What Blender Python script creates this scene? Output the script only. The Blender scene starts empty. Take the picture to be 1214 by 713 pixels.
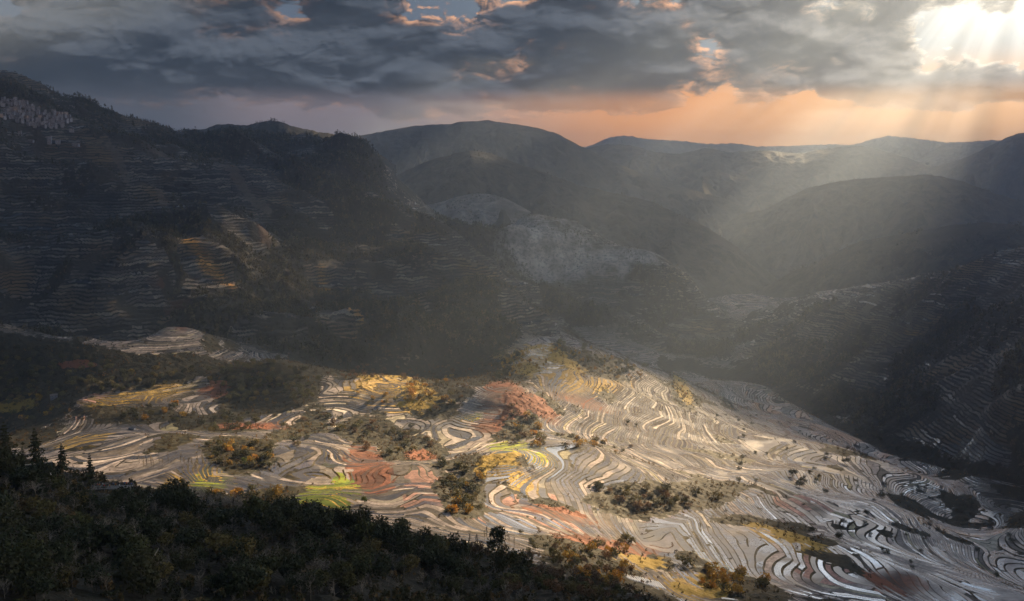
import bpy, math, random
import numpy as np
from mathutils import Vector

random.seed(11)
rng = np.random.default_rng(7)
SC = bpy.context.scene
COL = SC.collection
rad = math.radians

# ------------------------------------------------------------------ camera model (photo is 1214 x 713)
F, CX, CY = 1051.0, 607.0, 356.5
PITCH = rad(8.4)
CP, SP = math.cos(PITCH), math.sin(PITCH)


def ray(px, py):
    dx = (np.asarray(px, float) - CX) / F
    dy = (CY - np.asarray(py, float)) / F
    return np.stack([dx, CP + dy * SP, -SP + dy * CP], -1)


def PR(px, py, R):
    d = ray(px, py)
    return d * (R / np.hypot(d[..., 0], d[..., 1]))[..., None] if d.ndim > 1 else d * (R / math.hypot(d[0], d[1]))


def PZ(px, py, z):
    d = ray(px, py)
    return d * (z / d[2])


def to_px(x, y, z):
    fw = y * CP - z * SP
    up = y * SP + z * CP
    fw = np.where(fw < 1.0, 1.0, fw)
    return CX + F * x / fw, CY - F * up / fw


def azel(px, py):
    d = ray(px, py)
    return math.degrees(math.atan2(d[0], d[1])), math.degrees(math.atan2(d[2], math.hypot(d[0], d[1])))


SUN_AZ, SUN_EL = 36.0, 21.0
GLOW_AZ, GLOW_EL = 29.5, 14.5          # the bright break in the cloud below the sun
SUN_DIR = Vector((math.sin(rad(SUN_AZ)) * math.cos(rad(SUN_EL)), math.cos(rad(SUN_AZ)) * math.cos(rad(SUN_EL)), math.sin(rad(SUN_EL))))

GLOW_DIR = Vector((math.sin(rad(GLOW_AZ)) * math.cos(rad(GLOW_EL)), math.cos(rad(GLOW_AZ)) * math.cos(rad(GLOW_EL)), math.sin(rad(GLOW_EL))))

# ------------------------------------------------------------------ noise


def perlin(x, y, seed=0):
    r = np.random.default_rng(seed + 1000)
    perm = r.permutation(512)
    perm = np.concatenate([perm, perm])
    ang = r.uniform(0, 2 * np.pi, 512)
    gx, gy = np.cos(ang), np.sin(ang)
    xi = np.floor(x).astype(np.int64)
    yi = np.floor(y).astype(np.int64)
    xf, yf = x - xi, y - yi
    u = xf * xf * xf * (xf * (xf * 6 - 15) + 10)
    v = yf * yf * yf * (yf * (yf * 6 - 15) + 10)
    x0, x1, y0, y1 = xi & 511, (xi + 1) & 511, yi & 511, (yi + 1) & 511

    def g(a, b, fx, fy):
        h = perm[perm[a] + b]
        return gx[h] * fx + gy[h] * fy
    n0 = g(x0, y0, xf, yf) * (1 - u) + g(x1, y0, xf - 1, yf) * u
    n1 = g(x0, y1, xf, yf - 1) * (1 - u) + g(x1, y1, xf - 1, yf - 1) * u
    return (n0 * (1 - v) + n1 * v) * 1.5


def fbm(x, y, octs=4, seed=0, gain=0.5):
    s = 0
    a = 1.0
    for i in range(octs):
        s = s + a * perlin(x * 2 ** i + 17.3 * i, y * 2 ** i - 9.1 * i, seed + i)
        a *= gain
    return s


def ridged(x, y, octs=4, seed=0, gain=0.5):
    s = 0
    a = 1.0
    for i in range(octs):
        s = s + a * (1 - np.abs(perlin(x * 2 ** i + 5.7 * i, y * 2 ** i + 3.3 * i, seed + i)) * 2)
        a *= gain
    return s


def sstep(a, b, x):
    t = np.clip((x - a) / (b - a), 0, 1)
    return t * t * (3 - 2 * t)


# ------------------------------------------------------------------ masks traced in the photo, later laid on the ground
MW, MH = 607, 357
_gx, _gy = np.meshgrid(np.arange(MW) * 2 + 1.0, np.arange(MH) * 2 + 1.0)


def poly(pts, soft=6):
    ins = np.zeros((MH, MW), bool)
    n = len(pts)
    for i in range(n):
        x0, y0 = pts[i]
        x1, y1 = pts[(i + 1) % n]
        if y0 == y1:
            continue
        c = ((y0 > _gy) != (y1 > _gy)) & (_gx < (x1 - x0) * (_gy - y0) / (y1 - y0) + x0)
        ins ^= c
    return blur(ins.astype(float), soft)


def blur(m, px):
    k = max(1, int(px / 2))
    for _ in range(2):
        for ax in (0, 1):
            p = np.pad(m, [(k, k) if a == ax else (0, 0) for a in (0, 1)], mode='edge')
            c = np.cumsum(p, ax)
            c = np.concatenate([np.zeros_like(np.take(c, [0], ax)), c], ax)
            n = m.shape[ax]
            m = (np.take(c, np.arange(2 * k + 1, 2 * k + 1 + n), ax) - np.take(c, np.arange(0, n), ax)) / (2 * k + 1)
    return m


def blob(cx, cy, rx, ry, rot=0):
    c, s = math.cos(rad(rot)), math.sin(rad(rot))
    dx, dy = _gx - cx, _gy - cy
    a, b = (dx * c + dy * s) / rx, (-dx * s + dy * c) / ry
    return np.exp(-(a * a + b * b) ** 1.5)


def line_mask(pts, w):
    m = np.zeros((MH, MW))
    for (x0, y0), (x1, y1) in zip(pts[:-1], pts[1:]):
        dx, dy = x1 - x0, y1 - y0
        t = np.clip(((_gx - x0) * dx + (_gy - y0) * dy) / (dx * dx + dy * dy), 0, 1)
        d = np.hypot(_gx - x0 - t * dx, _gy - y0 - t * dy)
        m = np.maximum(m, np.exp(-(d / w) ** 2))
    return m


def sample(m, px, py):
    u = np.clip((px - 1) / 2, 0, MW - 1.001)
    v = np.clip((py - 1) / 2, 0, MH - 1.001)
    i, j = u.astype(int), v.astype(int)
    a, b = u - i, v - j
    return (m[j, i] * (1 - a) + m[j, i + 1] * a) * (1 - b) + (m[j + 1, i] * (1 - a) + m[j + 1, i + 1] * a) * b


# ------------------------------------------------------------------ mesh and object helpers
def mesh_obj(name, verts, faces, mat=None, parent=None, smooth=False):
    verts = np.asarray(verts, np.float32)
    me = bpy.data.meshes.new(name)
    if isinstance(faces, np.ndarray):
        k = faces.shape[1]
        me.vertices.add(len(verts))
        me.vertices.foreach_set('co', verts.ravel())
        me.loops.add(faces.size)
        me.loops.foreach_set('vertex_index', faces.astype(np.int32).ravel())
        me.polygons.add(len(faces))
        me.polygons.foreach_set('loop_start', np.arange(0, faces.size, k, dtype=np.int32))
        me.update(calc_edges=True)
    else:
        me.from_pydata([tuple(map(float, v)) for v in verts], [], faces)
        me.update()
    if smooth:
        me.polygons.foreach_set('use_smooth', np.ones(len(me.polygons), bool))
    if mat:
        me.materials.append(mat)
    o = bpy.data.objects.new(name, me)
    COL.objects.link(o)
    if parent:
        o.parent = parent
    return o


def grid_faces(nr, nc):
    i = np.arange(nr - 1)[:, None] * nc + np.arange(nc - 1)[None, :]
    i = i.ravel()
    return np.stack([i, i + 1, i + nc + 1, i + nc], 1)


def attr(o, name, vals):
    vals = np.asarray(vals, np.float32)
    if vals.ndim == 1:
        a = o.data.attributes.new(name, 'FLOAT', 'POINT')
        a.data.foreach_set('value', vals)
    else:
        a = o.data.attributes.new(name, 'FLOAT_COLOR', 'POINT')
        a.data.foreach_set('color', vals.ravel())


def tag(o, label=None, cat=None, group=None, kind=None):
    for k, v in (('label', label), ('category', cat), ('group', group), ('kind', kind)):
        if v:
            o[k] = v
    return o


# ------------------------------------------------------------------ node helper
class NT:
    def __init__(self, tree):
        self.t = tree
        self.n = tree.nodes
        self.l = tree.links
        self.n.clear()

    def node(self, typ, **kw):
        nd = self.n.new(typ)
        for k, v in kw.items():
            setattr(nd, k, v)
        return nd

    def put(self, sock, v):
        if v is None:
            return
        if isinstance(v, bpy.types.NodeSocket):
            self.l.new(v, sock)
        elif isinstance(v, (tuple, list)) and sock.type == 'RGBA' and len(v) == 3:
            sock.default_value = (*v, 1)
        else:
            sock.default_value = v

    def m(self, op, a, b=None, c=None, clamp=False):
        nd = self.node('ShaderNodeMath', operation=op, use_clamp=clamp)
        for s, v in zip(nd.inputs, (a, b, c)):
            self.put(s, v)
        return nd.outputs[0]

    def add(self, a, b): return self.m('ADD', a, b)
    def sub(self, a, b): return self.m('SUBTRACT', a, b)
    def mul(self, a, b): return self.m('MULTIPLY', a, b)

    def vm(self, op, a, b=None, scale=None):
        nd = self.node('ShaderNodeVectorMath', operation=op)
        self.put(nd.inputs[0], a)
        if b is not None:
            self.put(nd.inputs[1], b)
        if scale is not None:
            self.put(nd.inputs['Scale'], scale)
        return nd.outputs['Value'] if op in ('LENGTH', 'DOT_PRODUCT', 'DISTANCE') else nd.outputs[0]

    def xyz(self, x=0, y=0, z=0):
        nd = self.node('ShaderNodeCombineXYZ')
        for s, v in zip(nd.inputs, (x, y, z)):
            self.put(s, v)
        return nd.outputs[0]

    def sep(self, v):
        nd = self.node('ShaderNodeSeparateXYZ')
        self.put(nd.inputs[0], v)
        return nd.outputs

    def step(self, v, a, b, lo=0.0, hi=1.0):
        nd = self.node('ShaderNodeMapRange', interpolation_type='SMOOTHSTEP')
        for k, x in zip(('Value', 'From Min', 'From Max', 'To Min', 'To Max'), (v, a, b, lo, hi)):
            self.put(nd.inputs[k], x)
        return nd.outputs[0]

    def noise(self, vec, scale, detail=3, rough=0.5, dist=0.0, color=False):
        nd = self.node('ShaderNodeTexNoise')
        self.put(nd.inputs['Vector'], vec)
        nd.inputs['Scale'].default_value = scale
        nd.inputs['Detail'].default_value = detail
        nd.inputs['Roughness'].default_value = rough
        nd.inputs['Distortion'].default_value = dist
        return nd.outputs['Color' if color else 'Fac']

    def voro(self, vec, scale, feature='F1', out='Distance', rnd=1.0):
        nd = self.node('ShaderNodeTexVoronoi', feature=feature)
        self.put(nd.inputs['Vector'], vec)
        nd.inputs['Scale'].default_value = scale
        nd.inputs['Randomness'].default_value = rnd
        return nd.outputs[out]

    def mix(self, fac, a, b, blend='MIX'):
        nd = self.node('ShaderNodeMix', data_type='RGBA', blend_type=blend)
        self.put(nd.inputs[0], fac)
        self.put(nd.inputs[6], a)
        self.put(nd.inputs[7], b)
        return nd.outputs[2]

    def ramp(self, fac, stops, interp='LINEAR'):
        nd = self.node('ShaderNodeValToRGB')
        cr = nd.color_ramp
        cr.interpolation = interp
        while len(cr.elements) < len(stops):
            cr.elements.new(0.5)
        for e, (p, c) in zip(cr.elements, stops):
            e.position = p
            e.color = (*c, 1)
        self.put(nd.inputs[0], fac)
        return nd.outputs[0]

    def attr(self, name, out='Fac'):
        nd = self.node('ShaderNodeAttribute', attribute_name=name)
        return nd.outputs[out]

    def bump(self, h, strength=0.5, dist=1.0, normal=None):
        nd = self.node('ShaderNodeBump')
        nd.inputs['Strength'].default_value = strength
        nd.inputs['Distance'].default_value = dist
        self.put(nd.inputs['Height'], h)
        if normal is not None:
            self.put(nd.inputs['Normal'], normal)
        return nd.outputs[0]

    def principled(self, color, rough=0.8, normal=None, spec=0.3, out=True, trans=None):
        b = self.node('ShaderNodeBsdfPrincipled')
        self.put(b.inputs['Base Color'], color)
        self.put(b.inputs['Roughness'], rough)
        self.put(b.inputs['Specular IOR Level'], spec)
        if normal is not None:
            self.put(b.inputs['Normal'], normal)
        if out:
            o = self.node('ShaderNodeOutputMaterial')
            self.l.new(b.outputs[0], o.inputs['Surface'])
        return b


def new_mat(name):
    m = bpy.data.materials.new(name)
    m.use_nodes = True
    return m, NT(m.node_tree)


def simple_mat(name, c1, c2, scale=1.0, rough=0.85, spec=0.2, info=0.25, coord='Object', bump=0.0):
    """two-tone noisy surface, a little different on every object"""
    m, g = new_mat(name)
    tc = g.node('ShaderNodeTexCoord').outputs[coord]
    n = g.noise(tc, scale, 4, 0.6)
    oi = g.node('ShaderNodeObjectInfo').outputs['Random']
    f = g.add(g.step(n, 0.3, 0.7), g.mul(g.sub(oi, 0.5), info * 2))
    col = g.mix(g.m('MINIMUM', g.m('MAXIMUM', f, 0.0), 1.0), c1, c2)
    g.principled(col, rough, g.bump(n, bump, 0.1) if bump else None, spec)
    return m
# ------------------------------------------------------------------ control points of the ground
ctrl = []
for p in [(0, 0, -9), (-90, 10, -6), (90, 0, -14), (0, -150, 60), (-200, -100, 70), (200, -100, 40), (-500, 0, -40), (500, 0, -60), (-900, 300, -130), (900, 300, -190)]:
    ctrl.append(np.array(p, float))
for px, py, R in [
        (100, 713, 235), (350, 713, 255), (600, 713, 320), (0, 640, 300), (0, 548, 455), (100, 574, 455), (200, 594, 440),
        (330, 620, 420), (450, 634, 415), (560, 654, 430), (660, 694, 450), (760, 713, 560), (-150, 560, 450), (-150, 660, 280),
        # left mountain: crest, flank
        (-120, 60, 2900), (0, 97, 2900), (61, 116, 2950), (108, 128, 3000), (162, 143, 3050), (206, 157, 3100), (304, 167, 3150), (361, 160, 3200), (410, 162, 3200),
        (440, 206, 2980), (464, 238, 2820), (484, 262, 2660), (528, 287, 2450), (559, 318, 2300), (575, 335, 2220), (603, 358, 2080), (636, 392, 1900),
        (100, 300, 2050), (0, 250, 2250), (200, 220, 2500), (100, 400, 1680), (200, 400, 1720), (300, 400, 1750), (300, 300, 2150), (400, 300, 2300),
        (400, 400, 1790), (500, 400, 1790), (500, 330, 2150), (0, 380, 1750), (545, 402, 1810), (-120, 300, 2050), (-120, 400, 1680), (300, 220, 2600), (400, 230, 2700),
        # behind its right edge, and the middle hill
        (560, 300, 2950), (560, 265, 3250), (640, 350, 2700), (700, 370, 2700), (760, 375, 2750), (520, 262, 3100),
        (582, 270, 3350), (603, 262, 3350), (630, 258, 3330), (657, 265, 3300), (687, 277, 3250), (714, 292, 3220), (734, 297, 3200), (751, 296, 3180),
        (771, 303, 3150), (792, 313, 3120), (810, 326, 3080), (826, 340, 3040), (841, 358, 2990), (858, 376, 2930),
        # right hill: crest, flank
        (875, 376, 3050), (895, 368, 3000), (935, 357, 2950), (973, 346, 2900), (1007, 340, 2850), (1054, 335, 2750), (1091, 328, 2650), (1142, 319, 2500), (1175, 311, 2400),
        (1214, 306, 2300), (1330, 290, 2200), (1000, 420, 2250), (1100, 400, 2150), (1200, 400, 1900), (1200, 480, 1520), (1100, 470, 1780), (1330, 420, 1700), (1330, 520, 1250)]:
    ctrl.append(PR(px, py, R))
for px, py, z in [
        (0, 470, -352), (100, 500, -338), (200, 530, -328), (230, 480, -342), (300, 560, -315), (100, 545, -322), (330, 436, -326), (150, 445, -372), (0, 420, -355),
        (400, 590, -307), (470, 600, -308), (550, 600, -308), (620, 640, -300), (700, 650, -310), (800, 700, -325), (-120, 480, -345), (-120, 430, -360),
        (470, 470, -333), (460, 540, -325), (600, 463, -322), (650, 412, -333), (720, 440, -358), (780, 465, -385), (560, 510, -338), (620, 540, -323), (700, 500, -362), (750, 560, -345), (700, 600, -325),
        (820, 500, -397), (850, 600, -362), (900, 660, -352), (1000, 705, -362), (1000, 600, -402), (1100, 640, -402), (1214, 700, -400), (900, 540, -405), (1000, 530, -442), (1100, 570, -437), (1214, 620, -442), (1330, 690, -420),
        (880, 452, -515), (950, 482, -495), (1050, 527, -474), (1130, 553, -462), (1214, 590, -458), (1330, 610, -450),
        (200, 445, -388), (420, 443, -392), (520, 438, -405), (640, 400, -475), (700, 387, -512), (760, 397, -520), (820, 412, -525), (865, 390, -560), (300, 452, -345), (800, 440, -470)]:
    ctrl.append(PZ(px, py, z))
for px, py, R, dR, dz in [(0, 97, 2900, 900, -200), (108, 128, 3000, 900, -250), (206, 157, 3100, 900, -250), (361, 160, 3200, 900, -300), (440, 206, 2980, 700, -180),
                          (603, 262, 3350, 700, -220), (687, 277, 3250, 700, -230), (771, 303, 3150, 700, -220), (841, 358, 2990, 800, -120),
                          (895, 368, 3000, 900, -80), (1007, 340, 2850, 900, -150), (1091, 328, 2650, 900, -200), (1214, 306, 2300, 900, -200), (1330, 290, 2200, 900, -200)]:
    p = PR(px, py, R)
    h = p[:2] / np.hypot(*p[:2])
    ctrl.append(np.array([p[0] + h[0] * dR, p[1] + h[1] * dR, p[2] + dz]))
ctrl = np.array(ctrl)


def tps_fit(P, lam=2e-4):
    X = P[:, :2] / 1000
    n = len(X)
    r2 = ((X[:, None] - X[None]) ** 2).sum(-1)
    K = 0.5 * r2 * np.log(r2 + 1e-12) + lam * np.eye(n)
    A = np.zeros((n + 3, n + 3))
    A[:n, :n] = K
    A[:n, n] = 1
    A[:n, n + 1:] = X
    A[n, :n] = 1
    A[n + 1:, :n] = X.T
    b = np.concatenate([P[:, 2], np.zeros(3)])
    return X, np.linalg.solve(A, b)


def tps_eval(model, x, y):
    X, w = model
    n = len(X)
    x, y = x / 1000, y / 1000
    out = w[n] + w[n + 1] * x + w[n + 2] * y
    for i in range(n):
        r2 = (x - X[i, 0]) ** 2 + (y - X[i, 1]) ** 2
        out = out + w[i] * 0.5 * r2 * np.log(r2 + 1e-12)
    return out


TPS = tps_fit(ctrl)
RMAX = 4300.0
# polar grid: azimuth columns, range rows
azs = np.concatenate([np.arange(-41, -33, 0.25), np.arange(-33, 33, 0.058), np.arange(33, 41.01, 0.25)])
AZR = np.radians(azs)
rows = [2.0]
while rows[-1] < RMAX:
    r = rows[-1]
    rows.append(r + (2.2 if r < 560 else 1.5 if r < 1650 else 3.0 if r < 2500 else 6.0))
near_n = len(rows)
while rows[-1] < 17000:
    rows.append(rows[-1] * 1.05)
RR = np.array(rows)
ca = np.linspace(-42, 42, 260)
cr = np.linspace(0, 4600, 420)
CA, CR = np.meshgrid(np.radians(ca), cr)
coarse = tps_eval(TPS, CR * np.sin(CA), CR * np.cos(CA))


def bil(grid, u, v):
    u = np.clip(u, 0, grid.shape[1] - 1.001)
    v = np.clip(v, 0, grid.shape[0] - 1.001)
    i, j = u.astype(int), v.astype(int)
    a, b = u - i, v - j
    return (grid[j, i] * (1 - a) + grid[j, i + 1] * a) * (1 - b) + (grid[j + 1, i] * (1 - a) + grid[j + 1, i + 1] * a) * b


AG, RG = np.meshgrid(AZR, RR)
X, Y = RG * np.sin(AG), RG * np.cos(AG)
U = (np.degrees(AG) + 42) / 84 * 259
V = RG / 4600 * 419
# smooth (cubic-like) lookup: warp the bilinear weights by averaging four jittered taps
Z0 = sum(bil(coarse, U + a, V + b) for a in (-0.5, 0, 0.5) for b in (-0.5, 0, 0.5)) / 9
far = sstep(3900, 4600, RG)
floor_z = -560 + 30 * fbm(X / 3000, Y / 3000, 3, 5)
Z0 = Z0 * (1 - far) + np.minimum(floor_z, -520) * far
PX, PY = to_px(X, Y, Z0)

# ------------------------------------------------------------------ regions (outlines in the photo)
M = {}
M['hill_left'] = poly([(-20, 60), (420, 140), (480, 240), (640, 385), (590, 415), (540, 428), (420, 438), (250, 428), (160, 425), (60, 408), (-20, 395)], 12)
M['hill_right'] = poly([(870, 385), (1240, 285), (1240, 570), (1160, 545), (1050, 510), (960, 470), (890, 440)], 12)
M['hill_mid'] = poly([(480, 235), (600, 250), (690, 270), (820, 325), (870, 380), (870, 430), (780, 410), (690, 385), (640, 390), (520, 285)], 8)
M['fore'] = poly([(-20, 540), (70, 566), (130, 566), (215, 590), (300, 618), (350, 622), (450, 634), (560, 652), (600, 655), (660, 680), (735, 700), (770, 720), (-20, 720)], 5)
M['woodL'] = poly([(-20, 405), (60, 418), (120, 430), (230, 440), (215, 455), (110, 468), (30, 485), (-20, 492)], 5)
M['knoll'] = poly([(243, 440), (270, 430), (330, 425), (365, 435), (385, 455), (375, 478), (330, 485), (270, 488), (250, 470)], 4)
M['valley'] = poly([(120, 430), (420, 436), (500, 440), (560, 425), (600, 412), (560, 450), (500, 452), (430, 455), (380, 448), (250, 446), (160, 448)], 4)
M['gully'] = line_mask([(1214, 560), (1130, 545), (1050, 520), (960, 474), (880, 440), (790, 428)], 9)
M['far_bank'] = poly([(1020, 540), (1050, 520), (1110, 525), (1160, 500), (1180, 520), (1214, 545), (1214, 590), (1170, 570), (1130, 550), (1060, 535)], 4)

sm = {k: sample(v, PX, PY) for k, v in M.items()}
for k in sm:
    sm[k] = np.where(RG > RMAX, 0, sm[k])
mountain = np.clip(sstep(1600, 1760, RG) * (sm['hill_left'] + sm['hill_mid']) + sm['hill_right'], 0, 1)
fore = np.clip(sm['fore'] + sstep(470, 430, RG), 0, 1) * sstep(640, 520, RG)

# relief noise: broad folds in the fields, ribs and gullies on the mountains
basin = np.clip(1 - mountain - fore, 0, 1) * (1 - far)
Z1 = Z0 + basin * (10 * fbm(X / 270, Y / 270, 2, 21) + 1.0 * fbm(X / 95, Y / 95, 2, 31) + 7.0 * (np.clip(ridged(X / 230 + 3, Y / 330, 2, 33, 0.4), 0.35, 1.5) - 0.9))
# spurs running down the left mountain towards lower right
su = X * 0.93 + Y * 0.36
sv = -X * 0.36 + Y * 0.93
rib = ridged(su / 900 + 0.25 * fbm(X / 700, Y / 700, 2, 3), sv / 330, 3, 41, 0.45) - 0.9
Z1 += mountain * sstep(1650, 2000, RG) * np.where(X < 250, 60, 22) * rib
Z1 += mountain * (22 * fbm(X / 190, Y / 190, 3, 51) + 3 * fbm(X / 45, Y / 45, 2, 55))
Z1 += fore * (4 * fbm(X / 60, Y / 60, 3, 61)) * sstep(30, 120, RG)


def bump_at(px, py, z, r, amp, stretch=(1, 1)):
    p = PZ(px, py, z)
    return amp * np.exp(-(((X - p[0]) / stretch[0]) ** 2 + ((Y - p[1]) / stretch[1]) ** 2) / (r * r))


# mounds and hollows of the central spur
for a in [(605, 468, -322, 60, 16), (648, 416, -333, 75, 12), (466, 470, -333, 55, 13), (330, 440, -326, 80, 16), (440, 455, -340, 45, 8), (470, 560, -320, 45, 8),
          (380, 600, -310, 40, 7), (610, 545, -323, 40, 8), (690, 465, -350, 45, 7), (590, 590, -312, 30, -5), (205, 505, -335, 40, -6), (710, 540, -345, 50, 6),
          (1060, 610, -410, 60, 9), (940, 560, -405, 50, 7), (960, 650, -375, 50, 7), (420, 545, -325, 40, -6), (200, 455, -352, 50, 6)]:
    Z1 += bump_at(*a)
Z1 += sm['gully'] * -14 * (RG < RMAX)

# ------------------------------------------------------------------ terracing
terr = np.clip(1 - fore, 0, 1)
for k, a in (('knoll', 1), ('woodL', 1), ('valley', 1), ('gully', 1)):
    terr *= 1 - a * np.clip(sm[k], 0, 1)
scr_n = fbm(X / 90, Y / 90, 3, 71)
scrub_img = np.zeros((MH, MW))
for b in [(525, 460, 40, 16, 20), (580, 440, 55, 20, 10), (690, 432, 60, 12, 12), (610, 500, 26, 26, 60), (450, 515, 40, 22, 25), (430, 500, 30, 14, -20), (500, 525, 28, 14, 10), (300, 590, 60, 9, -12),
          (360, 500, 30, 12, -30), (260, 500, 55, 12, 5), (285, 540, 40, 18, 0), (545, 590, 30, 22, 40), (690, 525, 34, 5, 18), (760, 590, 60, 13, 8), (830, 590, 45, 14, 0), (700, 668, 60, 26, 20), (745, 690, 22, 14, 0), (880, 690, 55, 17, 25),
          (760, 645, 40, 16, 25), (830, 655, 30, 8, 10), (950, 640, 35, 9, 10), (810, 470, 30, 9, 60), (640, 585, 50, 6, 18), (1145, 600, 16, 12, 0), (1120, 590, 40, 6, 25), (905, 620, 60, 7, 5), (35, 500, 50, 20, -10), (60, 470, 50, 14, -10),
          (150, 490, 60, 8, 0), (330, 520, 30, 10, -30), (560, 560, 14, 30, -20), (520, 480, 30, 8, -5)]:
    scrub_img = np.maximum(scrub_img, blob(*b))
sm['scrub'] = np.clip(sample(scrub_img, PX, PY) * 1.5 * (0.75 + 0.8 * scr_n) + 0.55 * sstep(0.42, 0.75, scr_n), 0, 1) * basin
terr *= 1 - np.clip(sm['scrub'] * 1.2, 0, 1)
slope = np.hypot(np.gradient(Z1, axis=0) / np.gradient(RR)[:, None], np.gradient(Z1, axis=1) / (np.maximum(RG, 5) * np.gradient(AZR)[None, :]))
steep = sstep(0.34, 0.52, slope + 0.10 * scr_n) * basin
sm['scrub'] = np.clip(np.maximum(sm['scrub'], steep), 0, 1)
foot = sample(poly([(-20, 392), (60, 402), (160, 420), (250, 424), (262, 442), (120, 440), (-20, 418)], 5), PX, PY) * (RG < RMAX)
sm['scrub'] = np.maximum(sm['scrub'], foot * (1 - fore))
terr *= 1 - np.clip(sm['scrub'], 0, 1)
# woods on the mountains: dark belts between the terraced faces
wood_img = np.zeros((MH, MW))
for pts, w in [([(0, 110), (60, 122), (120, 138), (200, 162)], 13), ([(0, 250), (70, 262), (200, 262), (250, 275)], 9), ([(245, 275), (285, 300), (285, 345), (300, 390), (330, 420)], 13),
               ([(330, 300), (390, 280), (440, 275), (480, 300), (540, 350), (600, 385)], 22), ([(420, 330), (470, 370), (520, 405), (560, 415)], 24), ([(150, 425), (230, 405), (300, 415), (420, 425)], 12),
               ([(170, 165), (300, 172), (400, 172)], 9), ([(300, 172), (350, 200), (420, 230), (460, 260)], 12), ([(430, 180), (450, 235), (500, 262)], 14), ([(0, 330), (50, 330), (80, 300)], 10), ([(0, 385), (60, 400), (150, 420)], 10),
               ([(520, 255), (580, 290), (640, 350), (690, 380)], 12), ([(330, 350), (380, 400), (420, 430)], 16), ([(200, 300), (215, 330), (205, 350)], 8), ([(320, 260), (330, 330)], 7),
               ([(880, 400), (930, 375), (1000, 350)], 10), ([(900, 430), (980, 460), (1100, 490)], 12), ([(1150, 360), (1100, 400), (1060, 440)], 10), ([(1214, 420), (1190, 480), (1214, 540)], 20), ([(1100, 480), (1160, 500)], 14), ([(800, 400), (860, 420), (920, 450)], 12)]:
    wood_img = np.maximum(wood_img, line_mask(pts, w))
wn = fbm(X / 210, Y / 210, 4, 81)
sm['wood'] = np.clip(sample(wood_img, PX, PY) * (1.0 + 0.9 * wn) + 0.55 * sstep(-0.08, 0.28, wn), 0, 1) * mountain
sm['wood'] = np.clip(sm['wood'], 0, 1)
terr *= 1 - np.clip(sm['wood'] * 1.3 - 0.1, 0, 1)
terr *= (RG < RMAX)
terr = np.clip(terr, 0, 1)

stepB = 0.95
STEP = stepB + (7.0 - stepB) * sstep(0.25, 0.6, mountain * sstep(1500, 1700, RG) * (X < 800)) 
STEP = np.where(sm['hill_right'] > 0.3, 5.0, STEP)
wob = (0.20 + 0.3 * mountain) * fbm(X / 38, Y / 38, 2, 91)
Q = Z1 / STEP + wob
LV = np.floor(Q)
FR = Q - LV
QS = Z1 / STEP
GRAD = np.hypot(np.gradient(QS, axis=0) / np.gradient(RR)[:, None], np.gradient(QS, axis=1) / (np.maximum(RG, 5) * np.gradient(AZR)[None, :]))
W = np.clip(2.0 * GRAD, 0.07, 0.36)
ZT = STEP * (LV + np.clip((FR - (1 - W)) / W, 0, 1) - wob)
hi = terr * np.where(RG < 1900, 1.0, 0.8)
Z2 = Z1 * (1 - hi) + ZT * hi
rough = (1 - terr) * (1 - far)
Z2 += rough * 1.2 * fbm(X / 14, Y / 14, 2, 95) * sstep(20, 90, RG)

ZG = Z2


def ground(x, y):
    r = np.hypot(x, y)
    a = np.degrees(np.arctan2(x, y))
    return bil(ZG, np.interp(a, azs, np.arange(len(azs))), np.interp(r, RR, np.arange(len(RR))))


def hit(px, py, rmin=60, rmax=4200):
    """first ground point seen through a pixel of the photo"""
    d = ray(px, py)
    d = d / math.hypot(d[0], d[1])
    rs = np.arange(rmin, rmax, 3.0)
    g = ground(rs * d[0], rs * d[1])
    k = np.nonzero(g >= rs * d[2])[0]
    if len(k) == 0:
        return None
    r = rs[k[0]]
    return np.array([r * d[0], r * d[1], g[k[0]]])


def hit_near(px, py, rmax=560, rmin=100):
    """the near slope under a pixel, or just below it where the pixel already shows the fields beyond"""
    for k in range(0, 60, 2):
        h = hit(px, py + k, rmin, rmax)
        if h is not None:
            return h
    return None


# ------------------------------------------------------------------ ground cover of the fields
def paint(lst):
    m = np.zeros((MH, MW))
    for b in lst:
        m = np.maximum(m, blob(*b))
    return m


green = paint([(382, 592, 42, 24, -15), (345, 605, 25, 8, -20), (410, 575, 25, 12, 30), (607, 535, 30, 15, 20), (560, 490, 16, 5, 0), (250, 570, 25, 10, 0), (230, 500, 20, 10, 0), (640, 545, 16, 10, 0), (960, 640, 30, 7, 10), (870, 680, 60, 12, 25)])
straw = paint([(640, 432, 55, 20, 15), (695, 462, 45, 10, -10), (590, 550, 26, 12, -10), (480, 465, 40, 15, 10), (615, 565, 25, 10, 20), (205, 575, 18, 8, 0), (90, 520, 45, 10, -8), (20, 480, 24, 8, 0), (810, 462, 20, 8, 60), (160, 470, 60, 8, -12), (440, 462, 30, 12, 0),
               (930, 640, 50, 12, 20), (830, 690, 40, 16, 10), (760, 655, 30, 10, 10)])
straw = np.maximum(straw, line_mask([(207, 289), (225, 300), (240, 312), (262, 322), (282, 342)], 5))
straw = np.maximum(straw, 0.8 * line_mask([(380, 310), (410, 340), (435, 385)], 4))
straw = np.maximum(straw, 0.9 * line_mask([(1075, 389), (1147, 391)], 2))
straw = np.maximum(straw, 0.9 * line_mask([(1140, 372), (1200, 360)], 4))
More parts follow.
